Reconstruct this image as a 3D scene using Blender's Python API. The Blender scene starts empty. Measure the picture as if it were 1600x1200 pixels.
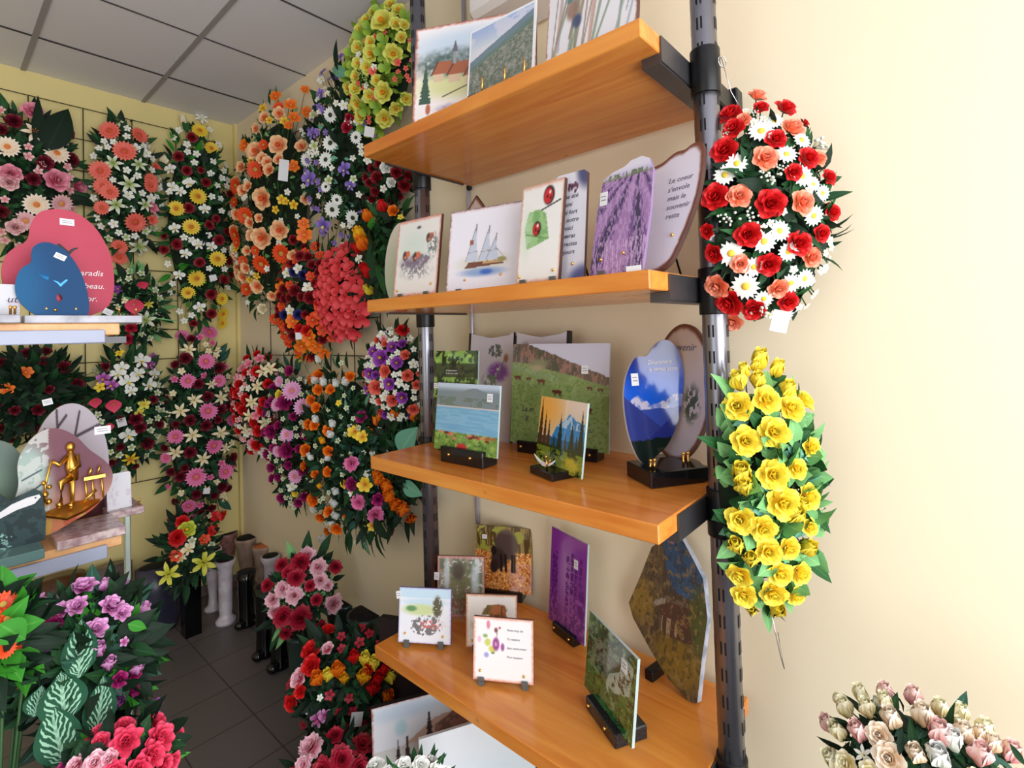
import bpy, math, random
import numpy as np
from mathutils import Vector, Matrix, Quaternion
PI = math.pi
random.seed(7)
SC = bpy.context.scene
COL = SC.collection
# ---------------------------------------------------------------- camera
CAMZ = 1.8
FPX, CX, CY = 800.66, 800.0, 499.28
def _rot(y, p, r):
    cy, sy = math.cos(y), math.sin(y); cp, sp = math.cos(p), math.sin(p); cr, sr = math.cos(r), math.sin(r)
    return (np.array([[cr,-sr,0],[sr,cr,0],[0,0,1]]) @ np.array([[1,0,0],[0,cp,-sp],[0,sp,cp]])
            @ np.array([[cy,0,sy],[0,1,0],[-sy,0,cy]]))
_R = _rot(math.radians(41.0559), math.radians(-1.37703), math.radians(-1.6904))
CM = np.stack([_R[:,2], -_R[:,0], -_R[:,1]])
cam_data = bpy.data.cameras.new('camera')
cam = bpy.data.objects.new('camera', cam_data); COL.objects.link(cam)
cam_data.sensor_width = 36.0; cam_data.lens = FPX/1600*36
cam_data.shift_y = -(600-CY)/1600
cam_data.clip_start = 0.02
mw = Matrix.Identity(4)
for i in range(3):
    mw[i][0] = CM[i,0]; mw[i][1] = -CM[i,1]; mw[i][2] = -CM[i,2]
mw[2][3] = CAMZ
cam.matrix_world = mw
SC.camera = cam
# ---------------------------------------------------------------- world, lights, exposure
W = bpy.data.worlds.new('daylight'); SC.world = W; W.use_nodes = True
W.node_tree.nodes['Background'].inputs[0].default_value = (0.80, 0.90, 1.0, 1)
W.node_tree.nodes['Background'].inputs[1].default_value = 1.2
def area(name, loc, rot, sx, sy, power, col):
    l = bpy.data.lights.new(name, 'AREA'); l.shape = 'RECTANGLE'; l.size = sx; l.size_y = sy
    l.energy = power; l.color = col
    o = bpy.data.objects.new(name, l); COL.objects.link(o); o.location = loc; o.rotation_euler = rot
    return o
# daylight entering through the shop window behind the camera and through the glazed door on the left
area('shop_window_daylight', (0.1, -1.55, 1.75), (math.radians(90), 0, 0), 2.7, 2.7, 79, (0.97, 0.98, 1.0))
area('side_window_daylight', (-2.42, 0.4, 1.8), (0, math.radians(-90), 0), 2.2, 1.6, 7, (0.95, 0.98, 1.0))
SC.view_settings.view_transform = 'Standard'; SC.view_settings.look = 'None'
SC.view_settings.gamma = 1; SC.view_settings.use_curve_mapping = False
SC.view_settings.exposure = 0.35

# ---------------------------------------------------------------- pixel helpers (photo pixels -> points in the room)
def ray(px, py): return CM @ np.array([(px-CX)/FPX, (py-CY)/FPX, 1.0])
def onz(px, py, z): r = ray(px, py); v = r*(z-CAMZ)/r[2]; return Vector((v[0], v[1], z))
def onx(px, py, x): r = ray(px, py); v = r*x/r[0]; return Vector((x, v[1], v[2]+CAMZ))
def ony(px, py, y): r = ray(px, py); v = r*y/r[1]; return Vector((v[0], y, v[2]+CAMZ))
def onplane(px, py, P, n):
    r = Vector(ray(px, py)); o = Vector((0, 0, CAMZ))
    return o + r*((P-o).dot(n)/r.dot(n))
def proj(p):
    v = CM.T @ np.array([p[0], p[1], p[2]-CAMZ]); return FPX*v[0]/v[2]+CX, FPX*v[1]/v[2]+CY
def depth_of(p):
    v = CM.T @ np.array([p[0], p[1], p[2]-CAMZ]); return v[2]

# ---------------------------------------------------------------- materials
def lin(c):
    return tuple((x/12.92 if x <= 0.04045 else ((x+0.055)/1.055)**2.4) for x in c)
_MC = {}
def new_mat(name):
    m = bpy.data.materials.new(name); m.use_nodes = True
    return m, m.node_tree, m.node_tree.nodes['Principled BSDF']
def mat(name, col, rough=0.5, metal=0.0, **kw):
    if name in _MC: return _MC[name]
    m, t, b = new_mat(name)
    b.inputs['Base Color'].default_value = (*lin(col), 1)
    b.inputs['Roughness'].default_value = rough; b.inputs['Metallic'].default_value = metal
    for k, v in kw.items(): b.inputs[k.replace('_', ' ')].default_value = v
    # faint procedural variation
    n = t.nodes.new('ShaderNodeTexNoise'); n.inputs['Scale'].default_value = 35
    tc = t.nodes.new('ShaderNodeTexCoord'); t.links.new(tc.outputs['Object'], n.inputs['Vector'])
    mp = t.nodes.new('ShaderNodeMapRange'); mp.inputs['To Min'].default_value = max(0, rough-0.05); mp.inputs['To Max'].default_value = min(1, rough+0.05)
    t.links.new(n.outputs['Fac'], mp.inputs['Value']); t.links.new(mp.outputs[0], b.inputs['Roughness'])
    _MC[name] = m; return m
def petal_mat(name, base, tip, rough=0.55):
    if name in _MC: return _MC[name]
    m, t, b = new_mat(name)
    uv = t.nodes.new('ShaderNodeUVMap'); uv.uv_map = 'UV'
    sp = t.nodes.new('ShaderNodeSeparateXYZ'); t.links.new(uv.outputs[0], sp.inputs[0])
    n = t.nodes.new('ShaderNodeTexNoise'); n.inputs['Scale'].default_value = 9
    t.links.new(uv.outputs[0], n.inputs['Vector'])
    ad = t.nodes.new('ShaderNodeMath'); ad.operation = 'MULTIPLY_ADD'; ad.inputs[1].default_value = 0.35
    t.links.new(n.outputs['Fac'], ad.inputs[0]); t.links.new(sp.outputs['Y'], ad.inputs[2])
    r = t.nodes.new('ShaderNodeValToRGB'); r.color_ramp.elements[0].position = 0.3; r.color_ramp.elements[1].position = 1.05 if False else 1.0
    r.color_ramp.elements[0].color = (*lin(base), 1); r.color_ramp.elements[1].color = (*lin(tip), 1)
    t.links.new(ad.outputs[0], r.inputs[0]); t.links.new(r.outputs[0], b.inputs['Base Color'])
    b.inputs['Roughness'].default_value = rough
    _MC[name] = m; return m
def leaf_mat(name, a, vein, stripes=0.0, rough=0.62):
    if name in _MC: return _MC[name]
    m, t, b = new_mat(name)
    uv = t.nodes.new('ShaderNodeUVMap'); uv.uv_map = 'UV'
    sp = t.nodes.new('ShaderNodeSeparateXYZ'); t.links.new(uv.outputs[0], sp.inputs[0])
    def M(op, x, y=None):
        q = t.nodes.new('ShaderNodeMath'); q.operation = op
        for i, s in enumerate((x, y)):
            if s is None: continue
            if isinstance(s, (int, float)): q.inputs[i].default_value = s
            else: t.links.new(s, q.inputs[i])
        return q.outputs[0]
    d = M('ABSOLUTE', M('SUBTRACT', sp.outputs['X'], 0.5))
    mid = M('LESS_THAN', d, 0.045)
    n = t.nodes.new('ShaderNodeTexNoise'); n.inputs['Scale'].default_value = 7; t.links.new(uv.outputs[0], n.inputs['Vector'])
    st = M('SINE', M('ADD', M('MULTIPLY', M('ADD', sp.outputs['Y'], M('MULTIPLY', d, -0.9)), 48), M('MULTIPLY', n.outputs['Fac'], 7)))
    st = M('MULTIPLY', M('GREATER_THAN', M('ADD', st, M('MULTIPLY', n.outputs['Fac'], 0.9)), 0.75), M('LESS_THAN', d, 0.36))
    f = M('MAXIMUM', M('MULTIPLY', st, stripes), M('MULTIPLY', mid, 0.55))
    mx = t.nodes.new('ShaderNodeMix'); mx.data_type = 'RGBA'
    mx.inputs['A'].default_value = (*lin(a), 1); mx.inputs['B'].default_value = (*lin(vein), 1)
    t.links.new(f, mx.inputs['Factor']); t.links.new(mx.outputs['Result'], b.inputs['Base Color'])
    b.inputs['Roughness'].default_value = rough; b.inputs['Specular IOR Level'].default_value = 0.25
    _MC[name] = m; return m
def wood_mat(name, a, b2, dark, rough=0.22, sc=1.0):
    m, t, b = new_mat(name)
    tc = t.nodes.new('ShaderNodeTexCoord'); mp = t.nodes.new('ShaderNodeMapping')
    mp.inputs['Scale'].default_value = (9*sc, 0.8*sc, 9*sc); t.links.new(tc.outputs['Object'], mp.inputs[0])
    n = t.nodes.new('ShaderNodeTexNoise'); n.inputs['Scale'].default_value = 2.2; n.inputs['Detail'].default_value = 6; n.inputs['Distortion'].default_value = 1.2
    t.links.new(mp.outputs[0], n.inputs['Vector'])
    r = t.nodes.new('ShaderNodeValToRGB'); e = r.color_ramp.elements
    e[0].position = .3; e[0].color = (*lin(b2), 1); e[1].position = .7; e[1].color = (*lin(a), 1)
    t.links.new(n.outputs['Fac'], r.inputs[0])
    # knots
    v = t.nodes.new('ShaderNodeTexVoronoi'); v.inputs['Scale'].default_value = 5.0
    mp2 = t.nodes.new('ShaderNodeMapping'); mp2.inputs['Scale'].default_value = (1.6, .8, 1); t.links.new(tc.outputs['Object'], mp2.inputs[0])
    t.links.new(mp2.outputs[0], v.inputs['Vector'])
    k = t.nodes.new('ShaderNodeMapRange'); k.inputs['From Min'].default_value = .02; k.inputs['From Max'].default_value = .055
    k.inputs['To Min'].default_value = .75; k.inputs['To Max'].default_value = 0; t.links.new(v.outputs['Distance'], k.inputs['Value'])
    mx = t.nodes.new('ShaderNodeMix'); mx.data_type = 'RGBA'; mx.inputs['B'].default_value = (*lin(dark), 1)
    t.links.new(k.outputs[0], mx.inputs['Factor']); t.links.new(r.outputs[0], mx.inputs['A'])
    t.links.new(mx.outputs['Result'], b.inputs['Base Color']); b.inputs['Roughness'].default_value = rough
    return m
def stone_mat(name, a, b2, scale=60, rough=0.2, bump=0.0, detail=8):
    if name in _MC: return _MC[name]
    m, t, b = new_mat(name)
    tc = t.nodes.new('ShaderNodeTexCoord'); n = t.nodes.new('ShaderNodeTexNoise')
    n.inputs['Scale'].default_value = scale; n.inputs['Detail'].default_value = detail
    t.links.new(tc.outputs['Object'], n.inputs['Vector'])
    r = t.nodes.new('ShaderNodeValToRGB'); e = r.color_ramp.elements
    e[0].position = .4; e[0].color = (*lin(a), 1); e[1].position = .62; e[1].color = (*lin(b2), 1)
    t.links.new(n.outputs['Fac'], r.inputs[0]); t.links.new(r.outputs[0], b.inputs['Base Color'])
    b.inputs['Roughness'].default_value = rough
    if bump:
        bp = t.nodes.new('ShaderNodeBump'); bp.inputs['Strength'].default_value = bump
        t.links.new(n.outputs['Fac'], bp.inputs['Height']); t.links.new(bp.outputs[0], b.inputs['Normal'])
    _MC[name] = m; return m
def pic_mat(name, rough, coat):
    m, t, b = new_mat(name)
    a = t.nodes.new('ShaderNodeVertexColor'); a.layer_name = 'Col'
    t.links.new(a.outputs[0], b.inputs['Base Color']); b.inputs['Roughness'].default_value = rough
    b.inputs['Coat Weight'].default_value = coat; b.inputs['Coat Roughness'].default_value = 0.05
    return m
M_PIC = pic_mat('printed_ceramic', 0.35, 0.3)
M_PICG = pic_mat('printed_glass', 0.12, 0.6)
M_SATIN = pic_mat('satin_print', .5, 0.0)
M_SATIN.node_tree.nodes['Principled BSDF'].inputs['Specular IOR Level'].default_value = .2
M_PICM = pic_mat('painted_slate', 0.7, 0.0)
M_BLACK = stone_mat('black_granite', (.05,.05,.06), (.10,.10,.11), 220, .12)
M_GREY = stone_mat('blue_grey_granite', (.33,.36,.42), (.42,.45,.52), 220, .2)
M_BROWN = mat('burnt_brown_edge', (.30,.19,.16), .6)
M_DARKE = mat('dark_edge', (.13,.11,.12), .35)
M_GLASSE = mat('pale_glass_edge', (.72,.80,.80), .1)
M_WHITEE = mat('white_edge', (.86,.85,.86), .4)
M_BRASS = mat('brass', (.95,.74,.38), .22, 1.0)
M_CHROME = mat('chrome', (.80,.80,.82), .15, 1.0)
M_POST = mat('gunmetal_enamel', (.56,.56,.60), .3, .9)
M_DARK = mat('black_metal', (.07,.07,.08), .35, .3)
M_BRACKET = mat('grey_steel', (.36,.35,.36), .35, .7)
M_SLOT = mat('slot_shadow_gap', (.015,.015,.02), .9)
M_PAPER = mat('white_paper', (.90,.90,.91), .7)
M_INK = mat('dark_ink', (.22,.20,.26), .6)
M_INKG = mat('grey_ink', (.42,.40,.48), .6)
M_INKW = mat('white_ink', (.93,.92,.92), .5)
M_WIRE = mat('dark_green_wire', (.16,.15,.12), .5, .4)
M_PINE = wood_mat('varnished_pine', (.90,.60,.27), (.81,.46,.18), (.46,.22,.12), .2)
M_FOAM = mat('dark_moss', (.07,.15,.08), .95)
M_STEM = mat('green_stem', (.16,.32,.14), .6)

# ---------------------------------------------------------------- object helpers
def tag(o, label=None, cat=None, group=None, kind=None):
    if label: o['label'] = label
    if cat: o['category'] = cat
    if group: o['group'] = group
    if kind: o['kind'] = kind
    return o
def empty(name, loc, rz=0, **k):
    o = bpy.data.objects.new(name, None); COL.objects.link(o); o.empty_display_size = .05
    o.location = loc; o.rotation_euler = (0, 0, rz)
    return tag(o, **k)
class MB:
    """collects shapes and links them as ONE mesh"""
    def __init__(s): s.v = []; s.f = []; s.m = []; s.uv = []; s.sm = []
    def add(s, vs, fs, mi=0, uvs=None, smooth=False):
        o = len(s.v); s.v += [tuple(p) for p in vs]
        for k, f in enumerate(fs):
            s.f.append([o+i for i in f]); s.m.append(mi); s.sm.append(smooth)
            s.uv += ([uvs[i] for i in f] if uvs else [(0, 0)]*len(f))
    def box(s, x0, x1, y0, y1, z0, z1, mi=0, b=0.0):
        if b <= 0:
            vs = [(x, y, z) for z in (z0, z1) for y in (y0, y1) for x in (x0, x1)]
            s.add(vs, [(0,2,3,1),(4,5,7,6),(0,1,5,4),(2,6,7,3),(0,4,6,2),(1,3,7,5)], mi)
        else:   # chamfered
            vs = []
            for z, e in ((z0, b), (z0+b, 0), (z1-b, 0), (z1, b)):
                vs += [(x0+e+b*(e==0), y0+e, z), (x1-e-b*(e==0), y0+e, z), (x1-e, y0+e+b*(e==0), z), (x1-e, y1-e-b*(e==0), z),
                       (x1-e-b*(e==0), y1-e, z), (x0+e+b*(e==0), y1-e, z), (x0+e, y1-e-b*(e==0), z), (x0+e, y0+e+b*(e==0), z)]
            fs = [tuple(reversed(range(8))), tuple(range(24, 32))]
            for k in range(3):
                for i in range(8):
                    j = (i+1) % 8; fs.append((k*8+i, k*8+j, k*8+8+j, k*8+8+i))
            s.add(vs, fs, mi)
    def lathe(s, prof, n=20, c=(0,0,0), mi=0, sx=1, sy=1, smooth=True, cap=True):
        vs = []; fs = []
        for r, z in prof:
            for i in range(n):
                a = 2*PI*i/n; vs.append((c[0]+r*math.cos(a)*sx, c[1]+r*math.sin(a)*sy, c[2]+z))
        for k in range(len(prof)-1):
            for i in range(n):
                j = (i+1) % n; fs.append((k*n+i, k*n+j, k*n+n+j, k*n+n+i))
        if cap: fs.append(tuple(reversed(range(n)))); fs.append(tuple(range((len(prof)-1)*n, len(prof)*n)))
        s.add(vs, fs, mi, smooth=smooth)
    def tube(s, pts, r, n=6, mi=0, smooth=True):
        pts = [Vector(p) for p in pts]; vs = []; fs = []
        for k, p in enumerate(pts):
            d = (pts[min(k+1, len(pts)-1)]-pts[max(k-1, 0)]).normalized()
            a = d.cross(Vector((0,0,1))) if abs(d.z) < .9 else d.cross(Vector((1,0,0)))
            a.normalize(); b = d.cross(a)
            rr = r[k] if isinstance(r, (list, tuple)) else r
            for i in range(n):
                t = 2*PI*i/n; vs.append(p+a*math.cos(t)*rr+b*math.sin(t)*rr)
        for k in range(len(pts)-1):
            for i in range(n):
                j = (i+1) % n; fs.append((k*n+i, k*n+j, k*n+n+j, k*n+n+i))
        fs.append(tuple(reversed(range(n)))); fs.append(tuple(range((len(pts)-1)*n, len(pts)*n)))
        s.add(vs, fs, mi, smooth=smooth)
    def ball(s, c, r, n=8, mi=0, sz=1.0):
        prof = [(max(r*math.sin(PI*k/n), r*.03), -r*sz*math.cos(PI*k/n)) for k in range(n+1)]
        s.lathe(prof, n+2, c, mi)
    def petal(s, phi, L, Wd, e0, e1, r0=0.0, z0=0.0, cup=0.0, peak=0.6, mi=0, nv=4, frill=0, tipw=0.0, rnd=0, roll=0):
        """one petal: starts at radius r0, bends from elevation e0 to e1 (degrees); rnd: broad rounded tip"""
        c, sn = math.cos(phi), math.sin(phi); rho, z = r0, z0; vs = []; uvs = []; nu = 4 if rnd else 2
        vl = [0, .25, .5, .72, .88, .97, 1] if rnd else [k/nv for k in range(nv+1)]; nv = len(vl)-1; pv = 0
        for k, v in enumerate(vl):
            sw = math.sin(PI*min(1, v**(math.log(.5)/math.log(peak))*(1-tipw*.5)+.02))
            w = Wd*(abs(sw)**.5 if rnd else sw)
            if k == 0: w = Wd*.25
            if rnd and k == nv: w = Wd*.34
            e = math.radians(e0+(e1-e0)*v - (roll*max(0, v-.75)*4))
            if k: rho += L*(v-pv)*math.cos(e); z += L*(v-pv)*math.sin(e)
            pv = v
            for i in range(nu+1):
                u = i/nu-.5; y = u*w
                dz = cup*w*(abs(u)*2)**1.6*.9
                x2 = rho - dz*math.sin(e); z2 = z + dz*math.cos(e)
                if frill and k == nv: z2 += frill*(1 if i % 2 else -1)*L
                vs.append((x2*c-y*sn, x2*sn+y*c, z2)); uvs.append((i/nu, v))
        fs = []
        for k in range(nv):
            for i in range(nu):
                a = k*(nu+1)+i; fs.append((a, a+1, a+nu+2, a+nu+1))
        s.add(vs, fs, mi, uvs, True)
    def leaf(s, P, d, n, L, Wd, mi=0, bend=.25, nv=4, peak=.4, fold=.15):
        d = Vector(d).normalized(); n = Vector(n); n = (n-d*n.dot(d)); n = n.normalized() if n.length > 1e-5 else d.orthogonal().normalized()
        sd = d.cross(n); P = Vector(P); vs = []; uvs = []
        for k in range(nv+1):
            v = k/nv; w = Wd*math.sin(PI*min(1, v**(math.log(.5)/math.log(peak))*.97+.03))
            c = P+d*(L*v)+n*(L*bend*(v-v*v*1.6))
            for i in (-1, 0, 1):
                vs.append(c+sd*(i*w*.5)+n*(abs(i)*w*fold)); uvs.append((i*.5+.5, v))
        fs = []
        for k in range(nv):
            for i in range(2):
                a = k*3+i; fs.append((a, a+1, a+4, a+3))
        s.add(vs, fs, mi, uvs, True)
    def mesh(s, name, mats):
        me = bpy.data.meshes.new(name); me.from_pydata(s.v, [], s.f)
        for m in (mats if isinstance(mats, (list, tuple)) else [mats]): me.materials.append(m)
        me.polygons.foreach_set('material_index', s.m); me.polygons.foreach_set('use_smooth', s.sm)
        uvl = me.uv_layers.new(name='UV'); uvl.data.foreach_set('uv', [c for p in s.uv for c in p])
        me.update(); return me
    def build(s, name, mats, parent=None):
        o = bpy.data.objects.new(name, s.mesh(name, mats)); COL.objects.link(o)
        if parent: o.parent = parent
        return o
def bar(mb, p, q, w, mi=0): mb.tube([p, q], w, 5, mi)

# ---------------------------------------------------------------- the room
XR, YB, ZC, XL, YF = 1.56, 4.10, 3.43, -2.5, -1.7
def wall_mat(name, a, b2):
    m, t, b = new_mat(name)
    tc = t.nodes.new('ShaderNodeTexCoord'); n = t.nodes.new('ShaderNodeTexNoise'); n.inputs['Scale'].default_value = 1.3; n.inputs['Detail'].default_value = 3
    t.links.new(tc.outputs['Object'], n.inputs['Vector'])
    r = t.nodes.new('ShaderNodeValToRGB'); r.color_ramp.elements[0].color = (*lin(a), 1); r.color_ramp.elements[1].color = (*lin(b2), 1)
    t.links.new(n.outputs['Fac'], r.inputs[0]); t.links.new(r.outputs[0], b.inputs['Base Color']); b.inputs['Roughness'].default_value = .6
    n2 = t.nodes.new('ShaderNodeTexNoise'); n2.inputs['Scale'].default_value = 160; t.links.new(tc.outputs['Object'], n2.inputs['Vector'])
    bp = t.nodes.new('ShaderNodeBump'); bp.inputs['Strength'].default_value = .06; t.links.new(n2.outputs['Fac'], bp.inputs['Height']); t.links.new(bp.outputs[0], b.inputs['Normal'])
    return m
M_WR = wall_mat('cream_paint', (.95,.887,.765), (.955,.895,.775))
M_WB = wall_mat('yellow_paint', (.90,.83,.56), (.91,.84,.58))
M_CEIL = wall_mat('ceiling_tile', (.90,.90,.93), (.91,.91,.94))
M_TBAR = mat('ceiling_bar_enamel', (.62,.61,.62), .5)
M_TTHIN = mat('ceiling_joint', (.30,.29,.31), .7)
def struct(name, mb, m): return tag(mb.build(name, m), kind='structure')
# floor: grey ceramic tiles
m, t, b = new_mat('grey_floor_tile'); 
tc = t.nodes.new('ShaderNodeTexCoord'); mp = t.nodes.new('ShaderNodeMapping'); mp.inputs['Location'].default_value = (-1.04, -2.35+.03, 0)
t.links.new(tc.outputs['Object'], mp.inputs[0])
br = t.nodes.new('ShaderNodeTexBrick'); br.offset = 0; br.inputs['Scale'].default_value = 1; br.inputs['Brick Width'].default_value = .3; br.inputs['Row Height'].default_value = .3
br.inputs['Mortar Size'].default_value = .0035; br.inputs['Mortar Smooth'].default_value = .2
br.inputs['Color1'].default_value = (*lin((.38,.36,.36)), 1); br.inputs['Color2'].default_value = (*lin((.40,.37,.37)), 1); br.inputs['Mortar'].default_value = (*lin((.24,.20,.20)), 1)
t.links.new(mp.outputs[0], br.inputs['Vector']); t.links.new(br.outputs['Color'], b.inputs['Base Color']); b.inputs['Roughness'].default_value = .42
M_FLOOR = m
f = MB(); f.box(XL, XR, YF, YB, -.1, 0); struct('floor', f, M_FLOOR)
c = MB(); c.box(XL, XR, YF, YB, ZC, ZC+.1)

for k in range(-5, 3):
    xx = .385+.59*k
    if XL < xx < XR: c.box(xx-.012, xx+.012, YF, YB, ZC-.006, ZC+.001, 1)
for k in range(-8, 3):
    yy = 3.00+.605*k
    if YF < yy < YB: c.box(XL, XR, yy-.005, yy+.005, ZC-.003, ZC+.001, 2)
c.box(XL, XR, 3.605, 3.615, ZC-.003, ZC+.001, 2)
struct('ceiling', c, [M_CEIL, M_TBAR, M_TTHIN])
w = MB(); w.box(XR, XR+.12, YF, YB+.12, -.1, ZC+.1); struct('wall_right', w, M_WR)
w = MB(); w.box(XL-.12, XR, YB, YB+.12, -.1, ZC+.1); struct('wall_back', w, M_WB)
w = MB()    # left wall with an opening for a window
w.box(XL-.12, XL, YF, -.5, -.1, ZC+.1); w.box(XL-.12, XL, 1.3, YB, -.1, ZC+.1); w.box(XL-.12, XL, -.5, 1.3, -.1, .7); w.box(XL-.12, XL, -.5, 1.3, 2.9, ZC+.1)
struct('wall_left', w, M_WR)
w = MB()    # front wall with the shop window
w.box(XL, -1.35, YF-.12, YF, -.1, ZC+.1); w.box(1.5, XR, YF-.12, YF, -.1, ZC+.1); w.box(-1.35, 1.5, YF-.12, YF, -.1, .35); w.box(-1.35, 1.5, YF-.12, YF, 3.15, ZC+.1)
struct('wall_front', w, M_WR)
M_FRAME = mat('window_frame', (.80,.80,.80), .4)
w = MB()
for z0, z1 in ((.35,.41),(3.09,3.15)): w.box(-1.35, 1.5, YF-.08, YF-.03, z0, z1)
for x0 in (-1.35, .05, 1.44): w.box(x0, x0+.06, YF-.08, YF-.03, .41, 3.09)
struct('window_1', w, M_FRAME)
w = MB()
for z0, z1 in ((.7,.76),(2.84,2.9)): w.box(XL-.08, XL-.03, -.5, 1.3, z0, z1)
for y0 in (-.5, .37, 1.24): w.box(XL-.08, XL-.03, y0, y0+.06, .76, 2.84)
struct('window_2', w, M_FRAME)
w = MB(); w.box(XR-.02, XR, YB-.035, YB, 0, ZC); struct('trim_1', w, M_WB)
M_SKIRT = mat('grey_skirting', (.48,.44,.42), .5)
w = MB(); w.box(XL, XR-.03, YB-.012, YB, 0, .07); struct('baseboard_back', w, M_SKIRT)
w = MB(); w.box(XR-.012, XR, YF, YB-.04, 0, .07); struct('baseboard_right', w, M_SKIRT)

# ---------------------------------------------------------------- wire grids
def grid_panel(label, horiz, axis, off, along, zs):
    o = (0, off, 0) if axis == 'y' else (off, 0, 0)
    root = empty('wire_grid', (along[0], off, zs[0]) if axis == 'y' else (off, along[0], zs[0]), label=label, cat='wire grid', group='wire grids on the walls')
    g = MB(); P = lambda a, z: (a-along[0], 0, z-zs[0]) if axis == 'y' else (0, a-along[0], z-zs[0])
    for a in along: bar(g, P(a, zs[0]), P(a, zs[-1]), .0028)
    for z in zs: bar(g, P(along[0], z), P(along[-1], z), .0028)
    g.build('wire_mesh', M_WIRE, root)
    h = MB()
    for a in (along[1], along[-2]):
        p = P(a, zs[-1]); q = (p[0], p[1]+YB-off-.001, p[2]) if axis == 'y' else (p[0]+XR-off-.001, p[1], p[2])
        bar(h, p, q, .006)
    h.build('wall_clip', M_WIRE, root)
grid_panel('dark wire grid covering the yellow back wall behind the flowers', 0, 'y', 4.07, [-.85+.2507*k for k in range(9)], [.893+.1984*k for k in range(13)])
grid_panel('dark wire grid on the side wall nearest the corner, above the bare wall', 0, 'x', 1.535, [2.985, 3.24, 3.497], [1.692+.2*k for k in range(8)])
grid_panel('dark wire grid on the side wall beside the shelving, reaching lower', 0, 'x', 1.535, [2.23, 2.477, 2.726], [1.295+.2*k for k in range(10)])

# ---------------------------------------------------------------- main display rack
YR0, YL0, XF0, XBK = .485, 1.53, 1.0, 1.52
S1, S2, S3, S4 = .661+CAMZ, .123+CAMZ, -.410+CAMZ, -1.045+CAMZ
rack = empty('display_rack', (1.28, 1.0, 0), label='tall shelving unit with four orange pine shelves between slotted grey metal posts', cat='shelving unit')
RX, RY = 1.28, 1.0
def rel(mb_obj): return mb_obj
def post(yc, xc, zt):
    g = MB(); r = .030
    g.lathe([(r, 0), (r, zt)], 28, (xc-RX, yc-RY, 0), 0)
    z = .1
    while z < zt-.1:
        for az in (PI, -PI/2, 0, PI/2):
            for da in (-.17, .17):
                a = az+da; d = Vector((math.cos(a), math.sin(a), 0)); s = Vector((-d.y, d.x, 0))
                c0 = Vector((xc-RX, yc-RY, z))
                vs = []
                for dd in (r*.9, r*1.012):
                    for hz in (-.0145, .0145):
                        for ss in (-.0021, .0021): vs.append(c0+d*dd+s*ss+Vector((0,0,hz)))
                g.add(vs, [(0,1,3,2),(4,6,7,5),(0,4,5,1),(2,3,7,6),(0,2,6,4),(1,5,7,3)], 1)
        z += .0625
    return g.build('post', [M_POST, M_SLOT], rack)
post(.448, 1.268, ZC); post(1.567, 1.285, ZC)
for z in (S1, S2, S3, S4):
    g = MB(); g.box(XF0-RX, XBK-RX, YR0-RY, YL0-RY, z-.042, z, 0, .0025)
    g.build('shelf', M_PINE, rack)
def bracket(yc, side, z, ypost, arm=False):
    # a channel hugging the underside of the shelf end, held by a collar on the post
    g = MB(); x0, x1 = 1.09-RX, (1.545 if arm else 1.47)-RX
    ye = yc-RY                      # shelf end plane
    g.box(x0, x1, ye-.004 if side < 0 else ye, ye if side < 0 else ye+.004, z-.062 if side < 0 else z-.046, z-.004)      # upright flange on the end face
    ys = sorted((ye, ye-side*(.045 if side < 0 else .008))); g.box(x0, x1, ys[0], ys[1], z-.066 if side < 0 else z-.048, z-.043)
    b_ = g.build('bracket', M_BRACKET, rack)
    c_ = MB(); c_.lathe([(.0345, -.075), (.0355, -.072), (.0355, .035), (.0345, .038)], 24, ((1.268 if side < 0 else 1.285)-RX, ypost-RY, z-.02), 0)
    c_.build('collar', M_DARK, b_)
    if arm:
        p_ = MB(); p_.box(1.50-RX, 1.548-RX, ye-.040, ye-.012, z-.085, z+.01, 0, .004); p_.box(1.30-RX, 1.50-RX, ye-.028, ye-.020, z-.062, z-.01)
        p_.build('wall_arm', M_DARK, b_)
for z in (S1, S2, S3, S4):
    bracket(YR0-.001, -1, z, .448, z == S1); bracket(YL0+.001, 1, z, 1.567)
pl = empty('wall_pipe', (1.546, 1.575, 0), label='thin chrome pipe running up the wall behind the left end of the pine shelves', cat='pipe')
g = MB(); g.tube([(0,0,0),(0,0,ZC)], .0085, 12); g.build('pipe', mat('pale_steel', (.74,.72,.78), .25, .35), pl)
g = MB(); g.ball((-.012,-.018, 2.422), .013, 8); g.build('knob', M_DARK, pl)
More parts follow.
